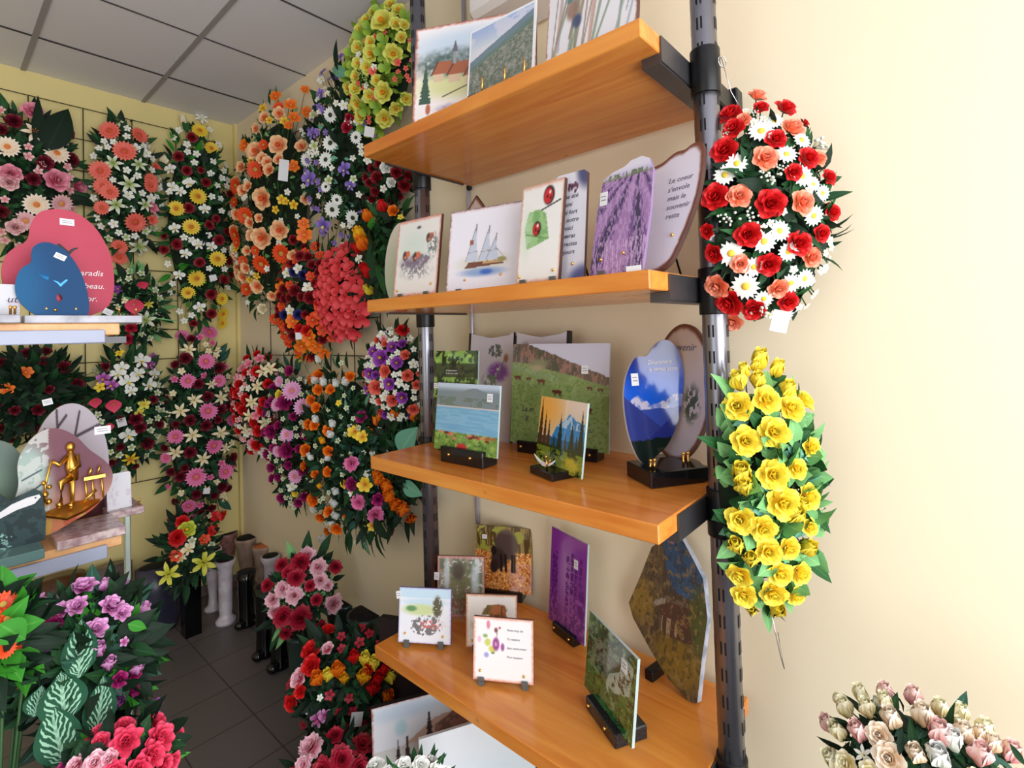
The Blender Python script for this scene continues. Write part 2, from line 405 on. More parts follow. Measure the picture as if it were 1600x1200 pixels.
# ---------------------------------------------------------------- painted pictures (colour attributes of the panel meshes)
def _h(i, j, s):
    v = np.sin(i*127.1+j*311.7+s*74.7)*43758.5453; return v-np.floor(v)
def vn(x, y, s=0):
    xi, yi = np.floor(x), np.floor(y); fx, fy = x-xi, y-yi; fx = fx*fx*(3-2*fx); fy = fy*fy*(3-2*fy)
    return (_h(xi,yi,s)*(1-fx)+_h(xi+1,yi,s)*fx)*(1-fy)+(_h(xi,yi+1,s)*(1-fx)+_h(xi+1,yi+1,s)*fx)*fy
def fbm(x, y, s=0): return .5*vn(x,y,s)+.3*vn(x*2.1,y*2.1,s+3)+.2*vn(x*4.3,y*4.3,s+7)
def sst(a, b, x): t = np.clip((x-a)/(b-a), 0, 1); return t*t*(3-2*t)
class Pic:
    def __init__(s, U, V): s.U, s.V = U, V; s.C = np.ones(U.shape+(3,))
    def p(s, m, c, a=1.0):
        m = np.clip(np.asarray(m, float)*a, 0, 1)[..., None]; s.C = s.C*(1-m)+np.array(c)*m; return s
    def fill(s, c): s.C[...] = c; return s
    def grad(s, c0, c1, y0=0, y1=1): return s.fill(c0).p(sst(y0, y1, s.V), c1)
    def ell(s, cx, cy, rx, ry, e=.25): return 1-sst(1-e, 1+e, np.sqrt(((s.U-cx)/rx)**2+((s.V-cy)/ry)**2))
    def rect(s, x0, x1, y0, y1): return ((s.U>=x0)&(s.U<=x1)&(s.V>=y0)&(s.V<=y1)).astype(float)
    def seg(s, x0, y0, x1, y1, w):
        dx, dy = x1-x0, y1-y0; t = np.clip(((s.U-x0)*dx+(s.V-y0)*dy)/(dx*dx+dy*dy+1e-9), 0, 1)
        return 1-sst(w*.6, w*1.4, np.hypot(s.U-x0-t*dx, s.V-y0-t*dy))
    def poly(s, pts):
        ins = np.zeros(s.U.shape, bool); n = len(pts)
        for i in range(n):
            (x1, y1), (x2, y2) = pts[i], pts[(i+1) % n]
            c = ((y1 > s.V) != (y2 > s.V)) & (s.U < (x2-x1)*(s.V-y1)/((y2-y1) or 1e-9)+x1); ins ^= c
        return ins.astype(float)
    def below(s, y, amp, fr, sd=1): return (s.V < y+amp*(fbm(s.U*fr, s.U*0+sd, sd)-.5)*2).astype(float)
    def n(s, fx, fy, sd=0): return fbm(s.U*fx, s.V*fy, sd)
    def tree(s, cx, cy, w, h, c, a=1):
        t = (s.V-cy)/h; ww = w*(1-t)*(.7+.5*vn(s.V*60, s.U*0+cx*50, 2))
        return s.p((np.abs(s.U-cx) < ww)&(t > 0)&(t < 1), c, a)
    def edge(s, w=.035, c=(.80,.50,.44), c2=(.45,.25,.2), k=1.0):
        d = np.minimum(np.minimum(s.U, 1-s.U), np.minimum(s.V, 1-s.V))+.03*(s.n(28, 28, 5)-.5)
        s.p(1-sst(w*.3, w, d), c, .75*k); s.p(1-sst(0, w*.45, d), c2, .7*k); return s
CREAM = (.93,.92,.91)
def P_village(s):
    s.fill((.95,.92,.92)); s.p(s.ell(.45,.78,.5,.16,.6), (.72,.80,.88), .8*1); s.p(s.poly([(.45,.62),(.62,.72),(.75,.68),(1,.80),(1,.58),(.45,.58)]), (.55,.55,.72), .8)
    s.p(s.ell(.42,.42,.38,.14,.5), (.84,.84,.62)); s.p(s.ell(.3,.62,.3,.12,.5)*s.n(25,25,2), (.30,.38,.36), 1.6)
    for x, y, w in ((.15,.52,.1),(.28,.5,.12),(.42,.47,.12),(.55,.5,.09)):
        s.p(s.poly([(x,y),(x+w/2,y+.12),(x+w+.06,y+.12),(x+w+.1,y)]), (.66,.38,.26)); s.p(s.poly([(x+.02,y),(x+w,y),(x+w,y-.07),(x+.02,y-.07)]), (.85,.74,.62))
        s.p(s.seg(x,y,x+w/2,y+.12,.006), (.35,.2,.15))
    s.p(s.rect(.33,.36,.6,.72), (.6,.6,.6)); s.p(s.poly([(.32,.72),(.37,.72),(.345,.84)]), (.4,.4,.45)); s.tree(.1,.25,.05,.4,(.22,.34,.28)); s.tree(.62,.42,.04,.2,(.25,.28,.3))
    s.p(s.seg(.25,.3,.45,.38,.006), (.4,.35,.25)); s.p(s.ell(.13,.2,.02,.05), (.7,.4,.3)); s.p(s.ell(.35,.18,.14,.05,.5)*s.n(30,30,4), (.5,.45,.6)); s.p(s.rect(.05,.2,.06,.12)*(s.n(60,40,4)>.5), (.8,.4,.5))
    return s.edge(.03)
def P_valley(s):
    s.grad((.82,.84,.86), (.62,.70,.86), .6, 1); s.p(s.n(4,6,1)>.55, (.86,.84,.88), .6)
    s.p(s.V < .62+.28*s.U-.1*(1-s.U)+.02*s.n(6,1,3), (.42,.50,.55)); s.p(s.V < .42+.38*s.U+.03*s.n(9,2,3), (.38,.47,.44))
    g = s.V < .38+.36*s.U
    s.p(g, (.40,.44,.38)); s.p(g*sst(.35,.7,s.n(18,20,6)), (.60,.60,.56), .7); s.p(g*(s.n(26,26,8) > .58), (.30,.36,.30), .6); s.p(g*(s.n(50,50,9) > .62), (.72,.66,.64), .5)
    d = np.minimum(np.minimum(s.U,1-s.U),np.minimum(s.V,1-s.V)); s.p(d < .03, (.92,.93,.95)); return s
def P_reeds(s):
    s.fill((.86,.85,.87)); r = random.Random(4)
    for k in range(26):
        x = r.uniform(.0,1); s.p(s.seg(x,r.uniform(-.1,.2),x+r.uniform(.05,.3),r.uniform(.6,1.1),r.uniform(.006,.018)), r.choice([(.55,.45,.38),(.72,.58,.52),(.45,.52,.42),(.60,.62,.66),(.80,.70,.62)]), .75)
    for cx, cy, a, b, c in ((.3,.42,.07,.09,(.55,.42,.36)),(.27,.52,.04,.03,(.3,.45,.45)),(.36,.3,.05,.06,(.2,.25,.4)),(.62,.55,.05,.12,(.45,.52,.25)),(.8,.78,.05,.06,(.85,.6,.3))): s.p(s.ell(cx,cy,a,b,.4), c, .9)
    return s.edge(.02)
def P_butter(s):
    s.fill(CREAM); s.p(s.ell(.42,.62,.32,.22,.7), (.80,.88,.84), .6); m = s.ell(.48,.42,.36,.13,.4)*(s.n(22,26,3)); s.p(m > .38, (.40,.38,.44), .75); s.p(s.ell(.45,.44,.3,.08,.6), (.48,.40,.52), .6)
    s.p(s.ell(.5,.30,.33,.08,.5)*(s.n(34,30,8)>.5), (.5,.5,.55), .7)
    for x, y in ((.25,.53),(.5,.5),(.78,.72)):
        s.p(s.ell(x-.04,y,.05,.06,.3), (.30,.22,.22)); s.p(s.ell(x+.03,y+.02,.05,.04,.3), (.85,.42,.30)); s.p(s.ell(x-.03,y-.02,.03,.02), (.85,.5,.4))
    s.p(s.ell(.85,.62,.1,.14,.5)*(s.n(30,30,1)>.45), (.35,.38,.4), .8); s.p(s.ell(.5,.88,.05,.02), (.4,.35,.4)); return s.edge(.05, (.88,.62,.56), (.75,.45,.38))
def P_ship(s):
    s.fill((.91,.90,.94)); s.p(s.ell(.5,.33,.32,.1,.5), (.78,.78,.66), .6); s.p(s.ell(.5,.22,.28,.05,.5), (.56,.66,.82)); s.p(s.ell(.55,.22,.08,.03,.5), (.25,.40,.75))
    s.p(s.poly([(.24,.27),(.78,.30),(.74,.35),(.3,.34)]), (.45,.28,.24)); s.p(s.rect(.5,.76,.32,.35), (.78,.62,.42))
    for x, t in ((.38,.80),(.56,.76),(.66,.66)):
        s.p(s.seg(x,.34,x+.01,t,.006), (.45,.42,.45)); s.p(s.poly([(x-.12,.36),(x+.05,.36),(x,t-.06),(x-.02,t-.06)]), (.76,.79,.86)); s.p(s.seg(x-.12,.36,x,t-.04,.004), (.55,.52,.55)); s.p(s.seg(x-.1,.46,x+.04,.47,.004), (.6,.55,.55))
    s.p(s.seg(.66,.5,.82,.33,.003), (.5,.5,.5)); s.p(s.rect(.31,.36,.56,.61), (.6,.35,.3)); s.p(s.ell(.75,.35,.06,.03), (.6,.58,.4)); return s.edge(.04, (.86,.72,.72), (.25,.2,.24))
def P_lady(s):
    s.fill(CREAM); m = s.poly([(.12,.55),(.2,.72),(.45,.74),(.62,.68),(.72,.42),(.5,.38),(.2,.34)]); s.p(m, (.60,.76,.52)); s.p(m*(s.n(12,16,4)>.5), (.46,.66,.40), .8)
    s.p(s.ell(.18,.5,.12,.22,.8), (.8,.88,.76), .5); s.p(s.seg(.15,.5,.7,.42,.006), (.38,.55,.3)); s.p(s.seg(.5,.72,.95,.79,.008), (.2,.2,.2))
    for x, y, r_ in ((.66,.86,.13),(.42,.54,.10)):
        s.p(s.ell(x,y,r_,r_*.75,.15), (.13,.08,.1)); s.p(s.ell(x-.015,y-.005,r_*.82,r_*.62,.15), (.78,.14,.16)); s.p(s.ell(x+.02,y+.03,.022,.02), (.95,.9,.9)); s.p(s.ell(x-.03,y-.01,.02,.018), (.1,.05,.05)); s.p(s.ell(x+.04,y-.03,.02,.018), (.1,.05,.05))
    return s.edge(.05, (.88,.70,.62), (.78,.52,.44))
def P_poem(s):
    s.fill((.86,.85,.89)); s.p(s.ell(1,1,.3,.16,.4), (.30,.30,.45)); s.p(s.ell(1,0,.45,.14,.4), (.34,.36,.56)); m = s.ell(.58,.86,.2,.06,.5)*s.n(22,32,4); s.p(m > .4, (.40,.26,.34)); return s
def P_lavfield(s):
    s.grad((.66,.60,.78), (.86,.84,.90), .82, .95); s.p(s.V < .86+.02*s.n(8,1,3), (.55,.56,.45)); s.p((s.V > .84)&(s.V < .90)*(s.n(20,10,4)>.45), (.42,.46,.36))
    f = s.V < .85; t = (.9-s.V); a = (s.U-.75)/(t+.06); k = np.sin(a*7+1); s.p(f, (.62,.46,.66)); s.p(f*(k > -.1), (.44,.32,.52)); s.p(f*(k > .75), (.26,.20,.34)); s.p(f*(s.n(40,22,8)>.55), (.74,.60,.78), .7); s.p(f*(s.V < .3)*(s.n(60,12,5)>.58), (.85,.70,.85), .7); return s
def P_scallop(s):
    s.fill((.86,.83,.88)); r = np.hypot(s.U-.5, s.V-.5); d = np.maximum(np.abs(s.U-.5), np.abs(s.V-.5)); return s
def P_forest(s):
    s.fill((.22,.32,.16)); s.p(s.n(7,9,1)>.5, (.52,.68,.30)); s.p(s.n(16,18,2)>.58, (.66,.80,.42), .8); s.p(s.n(9,11,5)>.6, (.12,.18,.12)); s.p(s.rect(0,1,.72,.86), (.14,.17,.14), .75); s.p((s.V < .5)*(s.U<.4), (.10,.14,.10), .7); s.p(s.rect(.2,.9,.6,.66), (.15,.2,.14), .6); return s
def P_bookf(s):
    s.fill((.86,.84,.89)); m = s.ell(.62,.83,.2,.07,.4)*s.n(24,30,2); s.p(m > .42, (.30,.36,.34), .9); m = s.ell(.68,.63,.22,.085,.4); s.p(m*(s.n(22,26,5)>.36), (.52,.26,.66)); s.p(s.ell(.5,.55,.16,.06,.5)*(s.n(24,24,4)>.45), (.40,.50,.38)); s.p(s.seg(.55,.5,.85,.78,.008), (.4,.5,.4)); s.p(s.ell(.85,.76,.05,.04,.4), (.62,.42,.36)); return s
def P_lakecows(s):
    s.grad((.46,.52,.56), (.74,.80,.88), .86, .97); s.p(s.V < .80+.13*np.exp(-((s.U-.62)/.35)**2)-.1*np.abs(s.U-.6)+.02*s.n(10,1,3), (.47,.52,.55)); s.p((s.V<.8)*(s.n(14,14,3)>.5), (.38,.45,.42), .8); s.p(s.V < .66, (.78,.74,.74)); s.p(s.V < .645, (.44,.66,.80)); s.p((s.V<.645)*(s.n(3,40,3)>.55), (.55,.74,.84), .5)
    g = s.V < .27+.02*s.n(8,1,4); s.p(g, (.44,.58,.26)); s.p(g*(s.n(14,18,5)>.52), (.56,.68,.32)); s.p(g*(s.n(24,24,9)>.6), (.32,.45,.2)); r = random.Random(3)
    for k in range(22): s.p(s.ell(r.uniform(.05,.97), .27-abs(r.gauss(0,.04)), .035, .018, .3), r.choice([(.42,.16,.14),(.66,.34,.24),(.5,.22,.2),(.80,.50,.4)]))
    s.p(s.ell(.46,.08,.08,.05,.3), (.75,.12,.16)); return s
def P_pasture(s):
    s.fill((.80,.80,.88)); w = s.V < 1.05-.38*s.U+.03*s.n(30,1,3); s.p(w, (.40,.33,.30)); s.p(w*(s.n(40,9,2)>.5), (.56,.42,.38)); s.p(w*(s.n(30,12,5)>.56), (.30,.30,.24)); g = s.V < .80-.22*s.U**1.3+.03*s.n(7,1,4); s.p(g, (.52,.60,.36)); s.p(g*(s.n(9,9,6)>.5), (.48,.56,.32)); s.p(g*(s.n(50,50,7)>.6), (.42,.50,.28))
    s.p(s.ell(.3,.80,.1,.05,.6), (.50,.50,.38)); s.p(s.ell(.28,.76,.06,.03,.6), (.62,.58,.45))
    for x, y, q in ((.07,.66,.035),(.19,.65,.025),(.33,.63,.04),(.5,.53,.045),(.82,.58,.025),(.92,.57,.025),(.8,.38,.045)): s.p(s.ell(x,y,q,q*.42,.25), (.36,.16,.12)); s.p(s.ell(x-q*.95,y+q*.1,q*.3,q*.28,.25), (.30,.14,.11)); [s.p(s.seg(x+q*k_,y-q*.2,x+q*k_,y-q*.85,q*.10), (.30,.15,.12)) for k_ in (-.7,-.45,.5,.75)]
    return s
def P_sunset(s):
    s.grad((.86,.80,.72), (.93,.85,.80), .6, .95); s.p(s.ell(.15,.85,.35,.3,.8), (1,.72,.30), .9); m = s.poly([(.3,.4),(.42,.62),(.55,.70),(.68,.82),(.8,.74),(1,.70),(1,.2),(.3,.2)]); s.p(m, (.20,.52,.78)); s.p(m*(s.n(20,9,2)>.55)*(s.V>.6), (.80,.86,.92), .8); s.p(s.V < .42+.04*s.n(6,1,2), (.12,.34,.50), .9)
    for x, y, w_, h in ((.06,.2,.07,.8),(.16,.2,.06,.62),(.25,.2,.06,.5),(.5,.22,.07,.58),(.62,.2,.05,.36),(.75,.22,.08,.52),(.93,.2,.08,.7),(.38,.2,.05,.3),(.85,.2,.06,.36)): s.tree(x,y,w_,h,(.14,.18,.14) if x > .3 else (.35,.22,.08))
    s.p(s.V < .3+.03*s.n(5,1,6), (.16,.22,.10)); s.p((s.V < .28)*(s.n(12,16,4)>.48), (.46,.52,.16)); s.p(s.ell(.78,.12,.14,.1,.5), (.80,.70,.18)); s.p((s.V<.2)*(s.n(22,22,6)>.55), (.66,.68,.25), .7); return s
def P_bluemt(s):
    s.grad((.10,.34,.80), (.09,.11,.42), .55, .95); m = s.V < .46+.08*s.n(9,1,3)+.04*np.sin(s.U*9); s.p(m, (.74,.72,.82)); s.p(m*(s.n(18,22,2)>.5), (.45,.52,.78)); s.p(s.V < .42+.02*s.n(6,1,8), (.20,.28,.62)); s.p(s.V < .55-.5*s.U, (.18,.22,.50)); s.p(s.V < .05+.42*s.U, (.14,.16,.48), .8)
    s.p(s.V < .17+.05*s.n(8,1,5), (.07,.12,.11)); return s
def P_oval(s): s.grad((.78,.74,.80), (.84,.76,.72)); s.p(s.ell(.72,.42,.12,.12,.5)*(s.n(24,24,4)>.45), (.25,.30,.22)); return s
def P_squirrel(s):
    s.fill((.80,.82,.80)); s.p(s.n(8,9,1)>.45, (.42,.46,.36)); s.p(s.n(14,16,3)>.52, (.62,.56,.50)); s.p(s.ell(.5,.45,.3,.35,.5)*(s.n(18,18,6)>.4), (.50,.50,.36)); s.p(s.ell(.45,.75,.12,.14,.4), (.36,.32,.28)); s.p(s.ell(.2,.7,.06,.3,.6), (.85,.88,.90), .8); s.p(s.ell(.8,.6,.08,.3,.6), (.80,.86,.90), .8); s.p((s.V < .3)*(s.n(24,24,7)>.5), (.60,.34,.26), .8); return s.edge(.06, (.86,.62,.62), (.70,.40,.38))
def P_boar(s):
    s.fill((.86,.56,.26)); s.p(s.V > .62, (.60,.50,.28)); s.p((s.V>.55)*(s.n(26,2.5,3)>.52), (.34,.26,.14)); s.p((s.V>.6)*(s.n(6,6,5)>.6), (.62,.62,.25)); g = s.V < .62; s.p(g*(s.n(30,30,2)>.52), (.70,.38,.16)); s.p(g*(s.n(44,44,6)>.6), (.97,.76,.50)); s.p((s.U>.6)*(s.V<.45)*(s.n(20,20,8)>.5), (.84,.62,.58), .7)
    s.p(s.ell(.55,.72,.2,.24,.15), (.34,.27,.25)); s.p(s.ell(.42,.5,.13,.16,.2), (.26,.20,.19)); s.p(s.ell(.34,.38,.07,.1,.2), (.22,.16,.15)); s.p(s.ell(.33,.62,.05,.07,.2), (.16,.12,.12))
    for x0, x1 in ((.46,.47),(.54,.55),(.66,.66),(.70,.70)): s.p(s.seg(x0,.56,x1,.32,.02), (.16,.12,.12))
    return s
def P_smalllake(s):
    s.fill((.92,.93,.96)); s.p(s.V > .82, (.74,.86,.93), .8); s.p(s.ell(.5,.74,.42,.07,.5), (.78,.87,.93), .9); s.p(s.ell(.42,.60,.34,.1,.4), (.80,.84,.62)); s.p(s.ell(.24,.62,.1,.05,.4), (.40,.58,.38)); s.p(s.ell(.74,.66,.09,.19,.3)*(s.n(22,22,3)>.35), (.36,.34,.26)); m = s.ell(.52,.32,.34,.2,.3)*s.n(20,20,4); s.p(m > .45, (.46,.45,.46)); m = s.ell(.62,.34,.24,.08,.4)*(s.n(30,30,8)>.56); s.p(m, (.86,.42,.40)); return s.edge(.03, (.70,.66,.84), (.62,.58,.80), .7)
def P_cottage(s):
    s.fill((.93,.90,.88)); s.p(s.poly([(.3,.62),(.42,.80),(.72,.80),(.78,.62)]), (.50,.44,.20)); s.p(s.poly([(.45,.60),(.55,.82),(.76,.80),(.80,.55),(.45,.5)]), (.70,.42,.26)); s.p((s.n(26,10,3)>.55)*s.ell(.58,.68,.22,.14,.3), (.45,.30,.16)); s.p(s.rect(.55,.62,.5,.62), (.35,.22,.15)); s.p(s.ell(.45,.42,.3,.12,.5)*(s.n(20,20,5)>.45), (.56,.62,.40)); return s.edge(.055, (.86,.62,.50), (.66,.40,.30))
def P_flowerp(s):
    s.fill((.94,.93,.93))
    for x, y, a, b, c in ((.25,.88,.03,.07,(.86,.50,.60)),(.24,.60,.05,.06,(.80,.80,.40)),(.32,.5,.06,.05,(.82,.80,.35)),(.38,.58,.055,.10,(.58,.20,.52)),(.38,.58,.025,.04,(.85,.6,.8)),(.49,.54,.03,.06,(.62,.32,.60)),(.2,.7,.04,.03,(.55,.68,.40)),(.22,.40,.04,.04,(.62,.62,.88)),(.1,.64,.03,.05,(.92,.72,.80)),(.38,.80,.03,.04,(.50,.30,.30)),(.44,.84,.02,.02,(.75,.3,.4)),(.33,.44,.03,.02,(.45,.55,.35))): s.p(s.ell(x,y,a,b,.35), c, .95)
    s.p(s.seg(.38,.5,.4,.8,.005), (.5,.4,.4)); return s.edge(.05, (.90,.66,.58), (.80,.50,.42))
def P_lavpurple(s):
    s.grad((.46,.20,.56), (.56,.22,.66), 0, 1); s.p(s.ell(.45,.55,.2,.35,.8), (.72,.52,.78), .8); r = random.Random(5)
    for x in (.1,.18,.5,.62,.72,.85,.92):
        h = r.uniform(.5,.85); s.p((np.abs(s.U-x) < .045*(.4+s.n(3,50,int(x*99))))*(s.V < h)*(s.n(14,50,int(x*50))>.42), (.38,.12,.50), .9); s.p(s.seg(x,0,x,h,.006), (.35,.15,.4), .6)
    s.p((s.V<.4)*(s.n(20,24,8)>.55), (.66,.36,.72), .7); return s
def P_slate(s):
    s.fill((.44,.36,.26)); s.p(s.n(14,5,1)>.5, (.34,.27,.20)); s.p(s.poly([(.35,1.1),(.42,.85),(.5,.7),(.62,.62),(1,.60),(1,1.1)]), (.26,.38,.54)); s.p((s.V>.62)*(s.U>.45)*(s.n(12,30,4)>.55), (.22,.32,.45), .6); s.p(s.ell(.5,.97,.06,.04), (.74,.55,.66))
    s.p(s.ell(.15,.48,.2,.14,.5), (.58,.46,.18)); s.p(s.ell(.7,.2,.3,.16,.5), (.56,.44,.14)); s.p(s.ell(.9,.5,.12,.2,.5), (.36,.36,.16)); s.p(s.poly([(.40,.52),(.52,.58),(.75,.56),(.86,.34),(.5,.32)]), (.38,.24,.18)); s.p(s.seg(.36,.5,.52,.56,.02), (.66,.62,.58)); s.p(s.seg(.5,.56,.76,.57,.016), (.5,.4,.32)); s.p(s.rect(.46,.66,.34,.44)*(np.sin(s.U*60)>0), (.70,.60,.48)); s.p(s.n(30,30,6)>.6, (.30,.24,.16), .6); s.p(s.n(26,34,9)>.63, (.66,.52,.30), .7); s.C = s.C*.95; return s
def P_stream(s):
    s.fill((.16,.28,.16)); s.p(s.n(5,6,2)>.48, (.30,.46,.24)); s.p(s.n(12,14,3)>.56, (.48,.60,.40), .8); s.p(s.ell(.35,.6,.24,.22,.6), (.46,.48,.44), .8); s.p(s.poly([(.75,.9),(.95,.85),(.9,.5),(.55,.3),(.4,.2),(.5,.5),(.7,.65)]), (.74,.80,.78), .75); s.p((s.V<.35)*(s.n(10,12,7)>.45), (.14,.40,.18), .8); s.p(s.n(24,26,9)>.62, (.10,.16,.10), .8); return s
def P_bigmt(s):
    s.fill((.90,.90,.93)); s.p(s.ell(.3,.85,.3,.12,.7), (.74,.82,.90), .7); s.p(s.poly([(.25,.3),(.55,.62),(.75,.66),(1,.95),(1,.2),(.25,.1)]), (.80,.66,.60)); m = s.poly([(.55,.5),(.7,.62),(.86,.86),(1,.92),(1,.3),(.55,.35)]); s.p(m, (.64,.44,.40)); s.p(m*(s.n(12,9,4)>.5), (.50,.36,.30)); s.p(s.ell(.25,.6,.05,.12,.5), (.72,.84,.88)); s.p(s.V < .32, (.82,.80,.78), .8)
    for x, y, w_, h in ((.5,.1,.05,.7),(.22,.05,.03,.4),(.3,.1,.03,.42),(.42,.0,.02,.3)): s.tree(x,y,w_,h,(.22,.17,.16))
    return s.edge(.02)
def P_dim(s, k=.8): s.C = s.C*k; return s
def P_white(s): s.grad((.88,.90,.93), (.95,.96,.98)); s.p(s.ell(.6,.35,.5,.4,.8), (.74,.84,.88), .6); return s
def P_redheart(s): s.fill((.82,.31,.40)); s.p(s.n(3,3,2), (.86,.36,.45), .5); return s
def P_blue(s): s.fill((.10,.30,.50)); s.p(s.ell(.05,.4,.3,.5,.9), (.12,.45,.66), .7); return s
def P_archtree(s):
    s.fill((.80,.76,.80)); s.p(s.ell(.5,.0,.45,.62,.1), (.30,.10,.12)); s.p(s.ell(.15,.25,.2,.25,.7), (.80,.62,.50), .8)
    for a in ((.35,.5,.33,.95),(.35,.62,.6,.72),(.6,.72,.92,.80),(.3,.7,.18,.8),(.55,.7,.62,.92),(.33,.8,.45,.9),(.2,.35,.28,.6)): s.p(s.seg(*a,.014), (.30,.24,.28))
    return s
def P_roseglass(s):
    s.grad((.84,.62,.54), (.52,.34,.38), .2, .6); s.p(s.ell(.15,.5,.22,.4,.4), (.72,.84,.80), .9); s.p((s.U<.35)*(s.n(10,10,3)>.55), (.86,.88,.86), .8); s.p(s.ell(.7,.75,.3,.3,.4), (.50,.32,.38), .9); s.p(s.V < .2, (.86,.52,.36)); s.p((s.V<.22)*(s.n(9,5,2)>.5), (.80,.36,.22), .8); s.p((s.V<.15)*(s.n(12,3,7)>.55), (.86,.66,.30)); s.p(s.seg(.05,.35,.3,.5,.008),(.3,.4,.42)); s.p(s.seg(.1,.55,.28,.62,.008),(.3,.4,.42)); return s
def P_greenglass(s): s.grad((.16,.24,.22), (.45,.52,.48), 0, 1); s.p(s.ell(.4,.4,.4,.35,.6), (.55,.66,.56), .7); return s
def P_darkgreen(s): s.fill((.20,.29,.30)); s.p(s.n(6,6,3)>.55, (.15,.22,.23)); s.p(s.rect(0,.5,.0,.3)*(s.n(30,30,3)>.6), (.6,.8,.75)); return s
def P_card(s): s.fill((.93,.93,.96)); s.p(s.n(5,5,2)>.6, (.86,.80,.88), .6); return s
def P_bird(s): s.fill((.86,.87,.93)); return s

def norm(pts):
    xs = [p[0] for p in pts]; ys = [p[1] for p in pts]; a, b, c, d = min(xs), max(xs), min(ys), max(ys)
    return [((x-a)/(b-a), (y-c)/(d-c)) for x, y in pts]
def pxo(s_):
    P = [(float(q.split(',')[0]), -float(q.split(',')[1])) for q in s_.split()]
    for _ in range(3):      # round the corners off
        Q = []
        for i in range(len(P)):
            (ax, ay), (bx, by) = P[i], P[(i+1) % len(P)]; Q += [(ax*.75+bx*.25, ay*.75+by*.25), (ax*.25+bx*.75, ay*.25+by*.75)]
        P = Q
    return norm(P)
O_bheart = pxo('1008,703 1037,687 1056,676 1078,645 1088,619 1096,588 1096,559 1085,538 1069,531 1050,537 1033,556 1021,553 1009,557 991,584 985,619 990,667')
O_rheart = pxo('104,492 141,486 169,473 178,447 178,413 169,380 147,348 117,330 87,327 56,335 43,356 41,380 13,395 2,413 1,439 11,456 32,473 65,488')
O_sheart = pxo('97,484 117,480 132,473 135,456 130,430 119,404 102,382 80,370 61,368 45,376 42,387 43,400 28,406 19,421 17,439 22,452 37,467 65,480')
O_scal2 = pxo('1000,424 1047,416 1066,380 1082,341 1093,300 1094,250 1086,236 1071,237 1060,243 1047,241 1036,244 1021,252 1008,254 986,256 960,265 949,283 940,330 938,380 955,425')
# outlines (closed, counter-clockwise, 0..1 boxes, star-shaped about .5,.5)
def polar(f, n=96): return [f(2*PI*i/n) for i in range(n)]
def O_heart(lean=0.0, fat=1.0):
    pts = []
    for i in range(140):
        t = 2*PI*i/140; x = 16*math.sin(t)**3; y = 13*math.cos(t)-5*math.cos(2*t)-2*math.cos(3*t)-math.cos(4*t)
        pts.append((-x, y))
    pts = [(x*math.cos(lean)-y*math.sin(lean), x*math.sin(lean)+y*math.cos(lean)) for x, y in pts]
    return norm(pts)
O_oval = norm(polar(lambda t: (math.cos(t), math.sin(t))))
O_scal = norm(polar(lambda t: ((1+.045*abs(math.sin(t*3)))*math.cos(t)*(1-.22*(math.sin(t) < 0)*abs(math.sin(t))), (1+.05*abs(math.sin(t*3+.4)))*math.sin(t))))
O_arch = norm([(1,0),(1,.3)]+[(.5+.5*math.cos(PI*k/40), .45+.55*math.sin(PI*k/40)) for k in range(41)]+[(0,.3),(0,0),(.5,0)])
O_clover = norm(polar(lambda t: ((1+.13*math.cos(3*t+.6)+.05*math.cos(5*t))*math.cos(t), (1+.13*math.cos(3*t+.6))*math.sin(t))))
O_rock = norm([(.95,.02),(.97,.3),(1,.55),(.92,.78),(.72,.93),(.62,1),(.52,.97),(.40,.96),(.25,.86),(.12,.62),(0,.42),(.08,.33),(.35,.18),(.6,.06),(.85,0)])
O_tomb = norm([(1,0),(1,.8),(.9,.93),(.72,1),(.58,.99),(.5,.93),(.42,.99),(.25,1),(.08,.93),(0,.8),(0,0),(.5,0)])
O_lavtop = norm([(.93,0),(1,.5),(1,.86),(.93,.96),(.80,1),(.62,.99),(.5,.95),(.3,.93),(.12,.88),(.05,.6),(0,0),(.5,0)])
O_book = norm([(1,0),(1,1),(.9,.975),(.6,.955),(.5,.95),(.4,.955),(.1,.985),(0,1),(0,0)])
O_glow = norm([(1,0),(1,.97),(.9,1),(.1,1),(0,.97),(0,0)])
def densify(pts, n=150):
    P = [Vector((x, y)) for x, y in pts]; L = [(P[(i+1) % len(P)]-P[i]).length for i in range(len(P))]; T = sum(L); out = []
    for i in range(len(P)):
        m = max(1, round(L[i]/T*n))
        for k in range(m): out.append(tuple(P[i].lerp(P[(i+1) % len(P)], k/m)))
    return out

